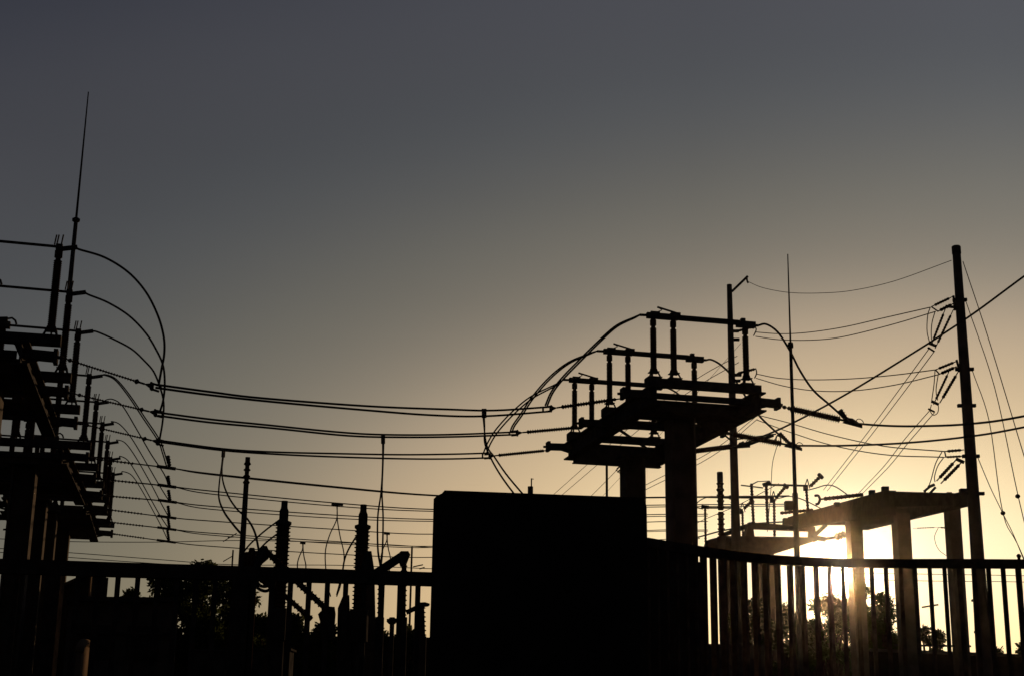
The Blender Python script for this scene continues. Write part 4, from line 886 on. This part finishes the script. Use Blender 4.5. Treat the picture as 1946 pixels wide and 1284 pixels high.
tree('leafy_tree', 1636, 1110, 47, 120, 1270, 'leafy tree behind the first gantry column, right of the sun', GB, 8500, .15, seed=12, lobes=22)
tree('leafy_tree', 1672, 1128, 46, 70, 1270, 'smaller leafy tree right of the first gantry column', GB, 4800, .15, seed=13, lobes=16)
tree('leafy_tree', 1430, 1142, 50, 80, 1270, 'tree seen between bars below the farther platform', GB, 3000, .19, seed=14, lobes=10)
tree('leafy_tree', 1490, 1150, 50, 70, 1270, 'tree seen between bars just left of the thin mast foot', GB, 2600, .19, seed=15, lobes=10)
tree('leafy_tree', 1530, 1185, 50, 60, 1270, 'low tree between the thin mast foot and the sun', GB, 2000, .19, seed=16, lobes=8)
for i, (x, y, w, lb) in enumerate(((1395, 1165, 60, 'shrub behind the pole foot at the left of the right fence'), (1462, 1180, 70, 'shrub behind the farther platform column'), (1548, 1180, 60, 'shrub low at the left edge of the sunlit tree'),
        (1600, 1185, 70, 'shrub directly below the sun'), (1650, 1180, 70, 'shrub below the tree right of the first gantry column'), (1700, 1205, 60, 'shrub behind the middle gantry column'))):
    tree('shrub', x, y, 48+i*.5, w, 1300, lb, 'shrubs below the sun', 2600, .14, seed=40+i, cat='shrub', lobes=9)
GO = 'small far shrubs behind the right fence'
tree('shrub', 1760, 1192, 60, 40, 1270, 'small far shrub left of the distant pole with a crossarm', GO, 900, .2, seed=17, cat='shrub', lobes=6)
tree('shrub', 1785, 1200, 60, 36, 1270, 'small far shrub right of the distant pole with a crossarm', GO, 900, .2, seed=18, cat='shrub', lobes=6)
tree('shrub', 1898, 1232, 60, 40, 1280, 'small far shrub just right of the tallest pole base', GO, 700, .2, seed=19, cat='shrub', lobes=6)
tree('shrub', 1942, 1222, 60, 30, 1280, 'small far shrub at the very right edge', GO, 700, .2, seed=21, cat='shrub', lobes=6)
rnd = random.Random(5)
# a far belt of trees closing the horizon
m = MB(); vs = []; fs = []
for i in range(26000):
    x = rnd.uniform(-70, 75); y = 150+rnd.uniform(-6, 6); h = 2.3+1.0*math.sin(x*.21)+.7*math.sin(x*.57+1)+.4*math.sin(x*1.7)
    p = Vector((x, y, rnd.uniform(0, 1)**.6*max(.8, h))); d = Vector((rnd.gauss(0, 1), rnd.gauss(0, 1), rnd.gauss(0, 1))).normalized(); e = d.orthogonal().normalized(); s_ = rnd.uniform(.4, .8)
    k = len(vs); vs += [p, p+d*s_*.5+e*s_*.3, p+d*s_, p+d*s_*.5-e*s_*.3]; fs.append((k, k+1, k+2, k+3))
m._add(vs, fs, False); tag(m.build('distant_wood', 'leaf', origin=(0, 150, 0)), 'low far belt of trees along the horizon', 'wood', kind='stuff')

# ------------------------------------------------------------------ haze volume added to imitate the glare round the sun
hm = bpy.data.materials.new('glare_haze'); hm.use_nodes = True; t = hm.node_tree; t.nodes.clear()
v = t.nodes.new('ShaderNodeVolumePrincipled'); v.inputs['Color'].default_value = (1, .93, .85, 1); v.inputs['Density'].default_value = HAZE; v.inputs['Anisotropy'].default_value = .995
o_ = t.nodes.new('ShaderNodeOutputMaterial'); t.links.new(v.outputs[0], o_.inputs['Volume']); MT['haze'] = hm
h = MB().hexa([(-265, -65, -1), (265, -65, -1), (265, 425, -1), (-265, 425, -1), (-265, -65, 24), (265, -65, 24), (265, 425, 24), (-265, 425, 24)]).build('haze', 'haze', origin=(0, 0, 0)); h['kind'] = 'stuff'; h['label'] = 'thin added haze for the glare of the sun'
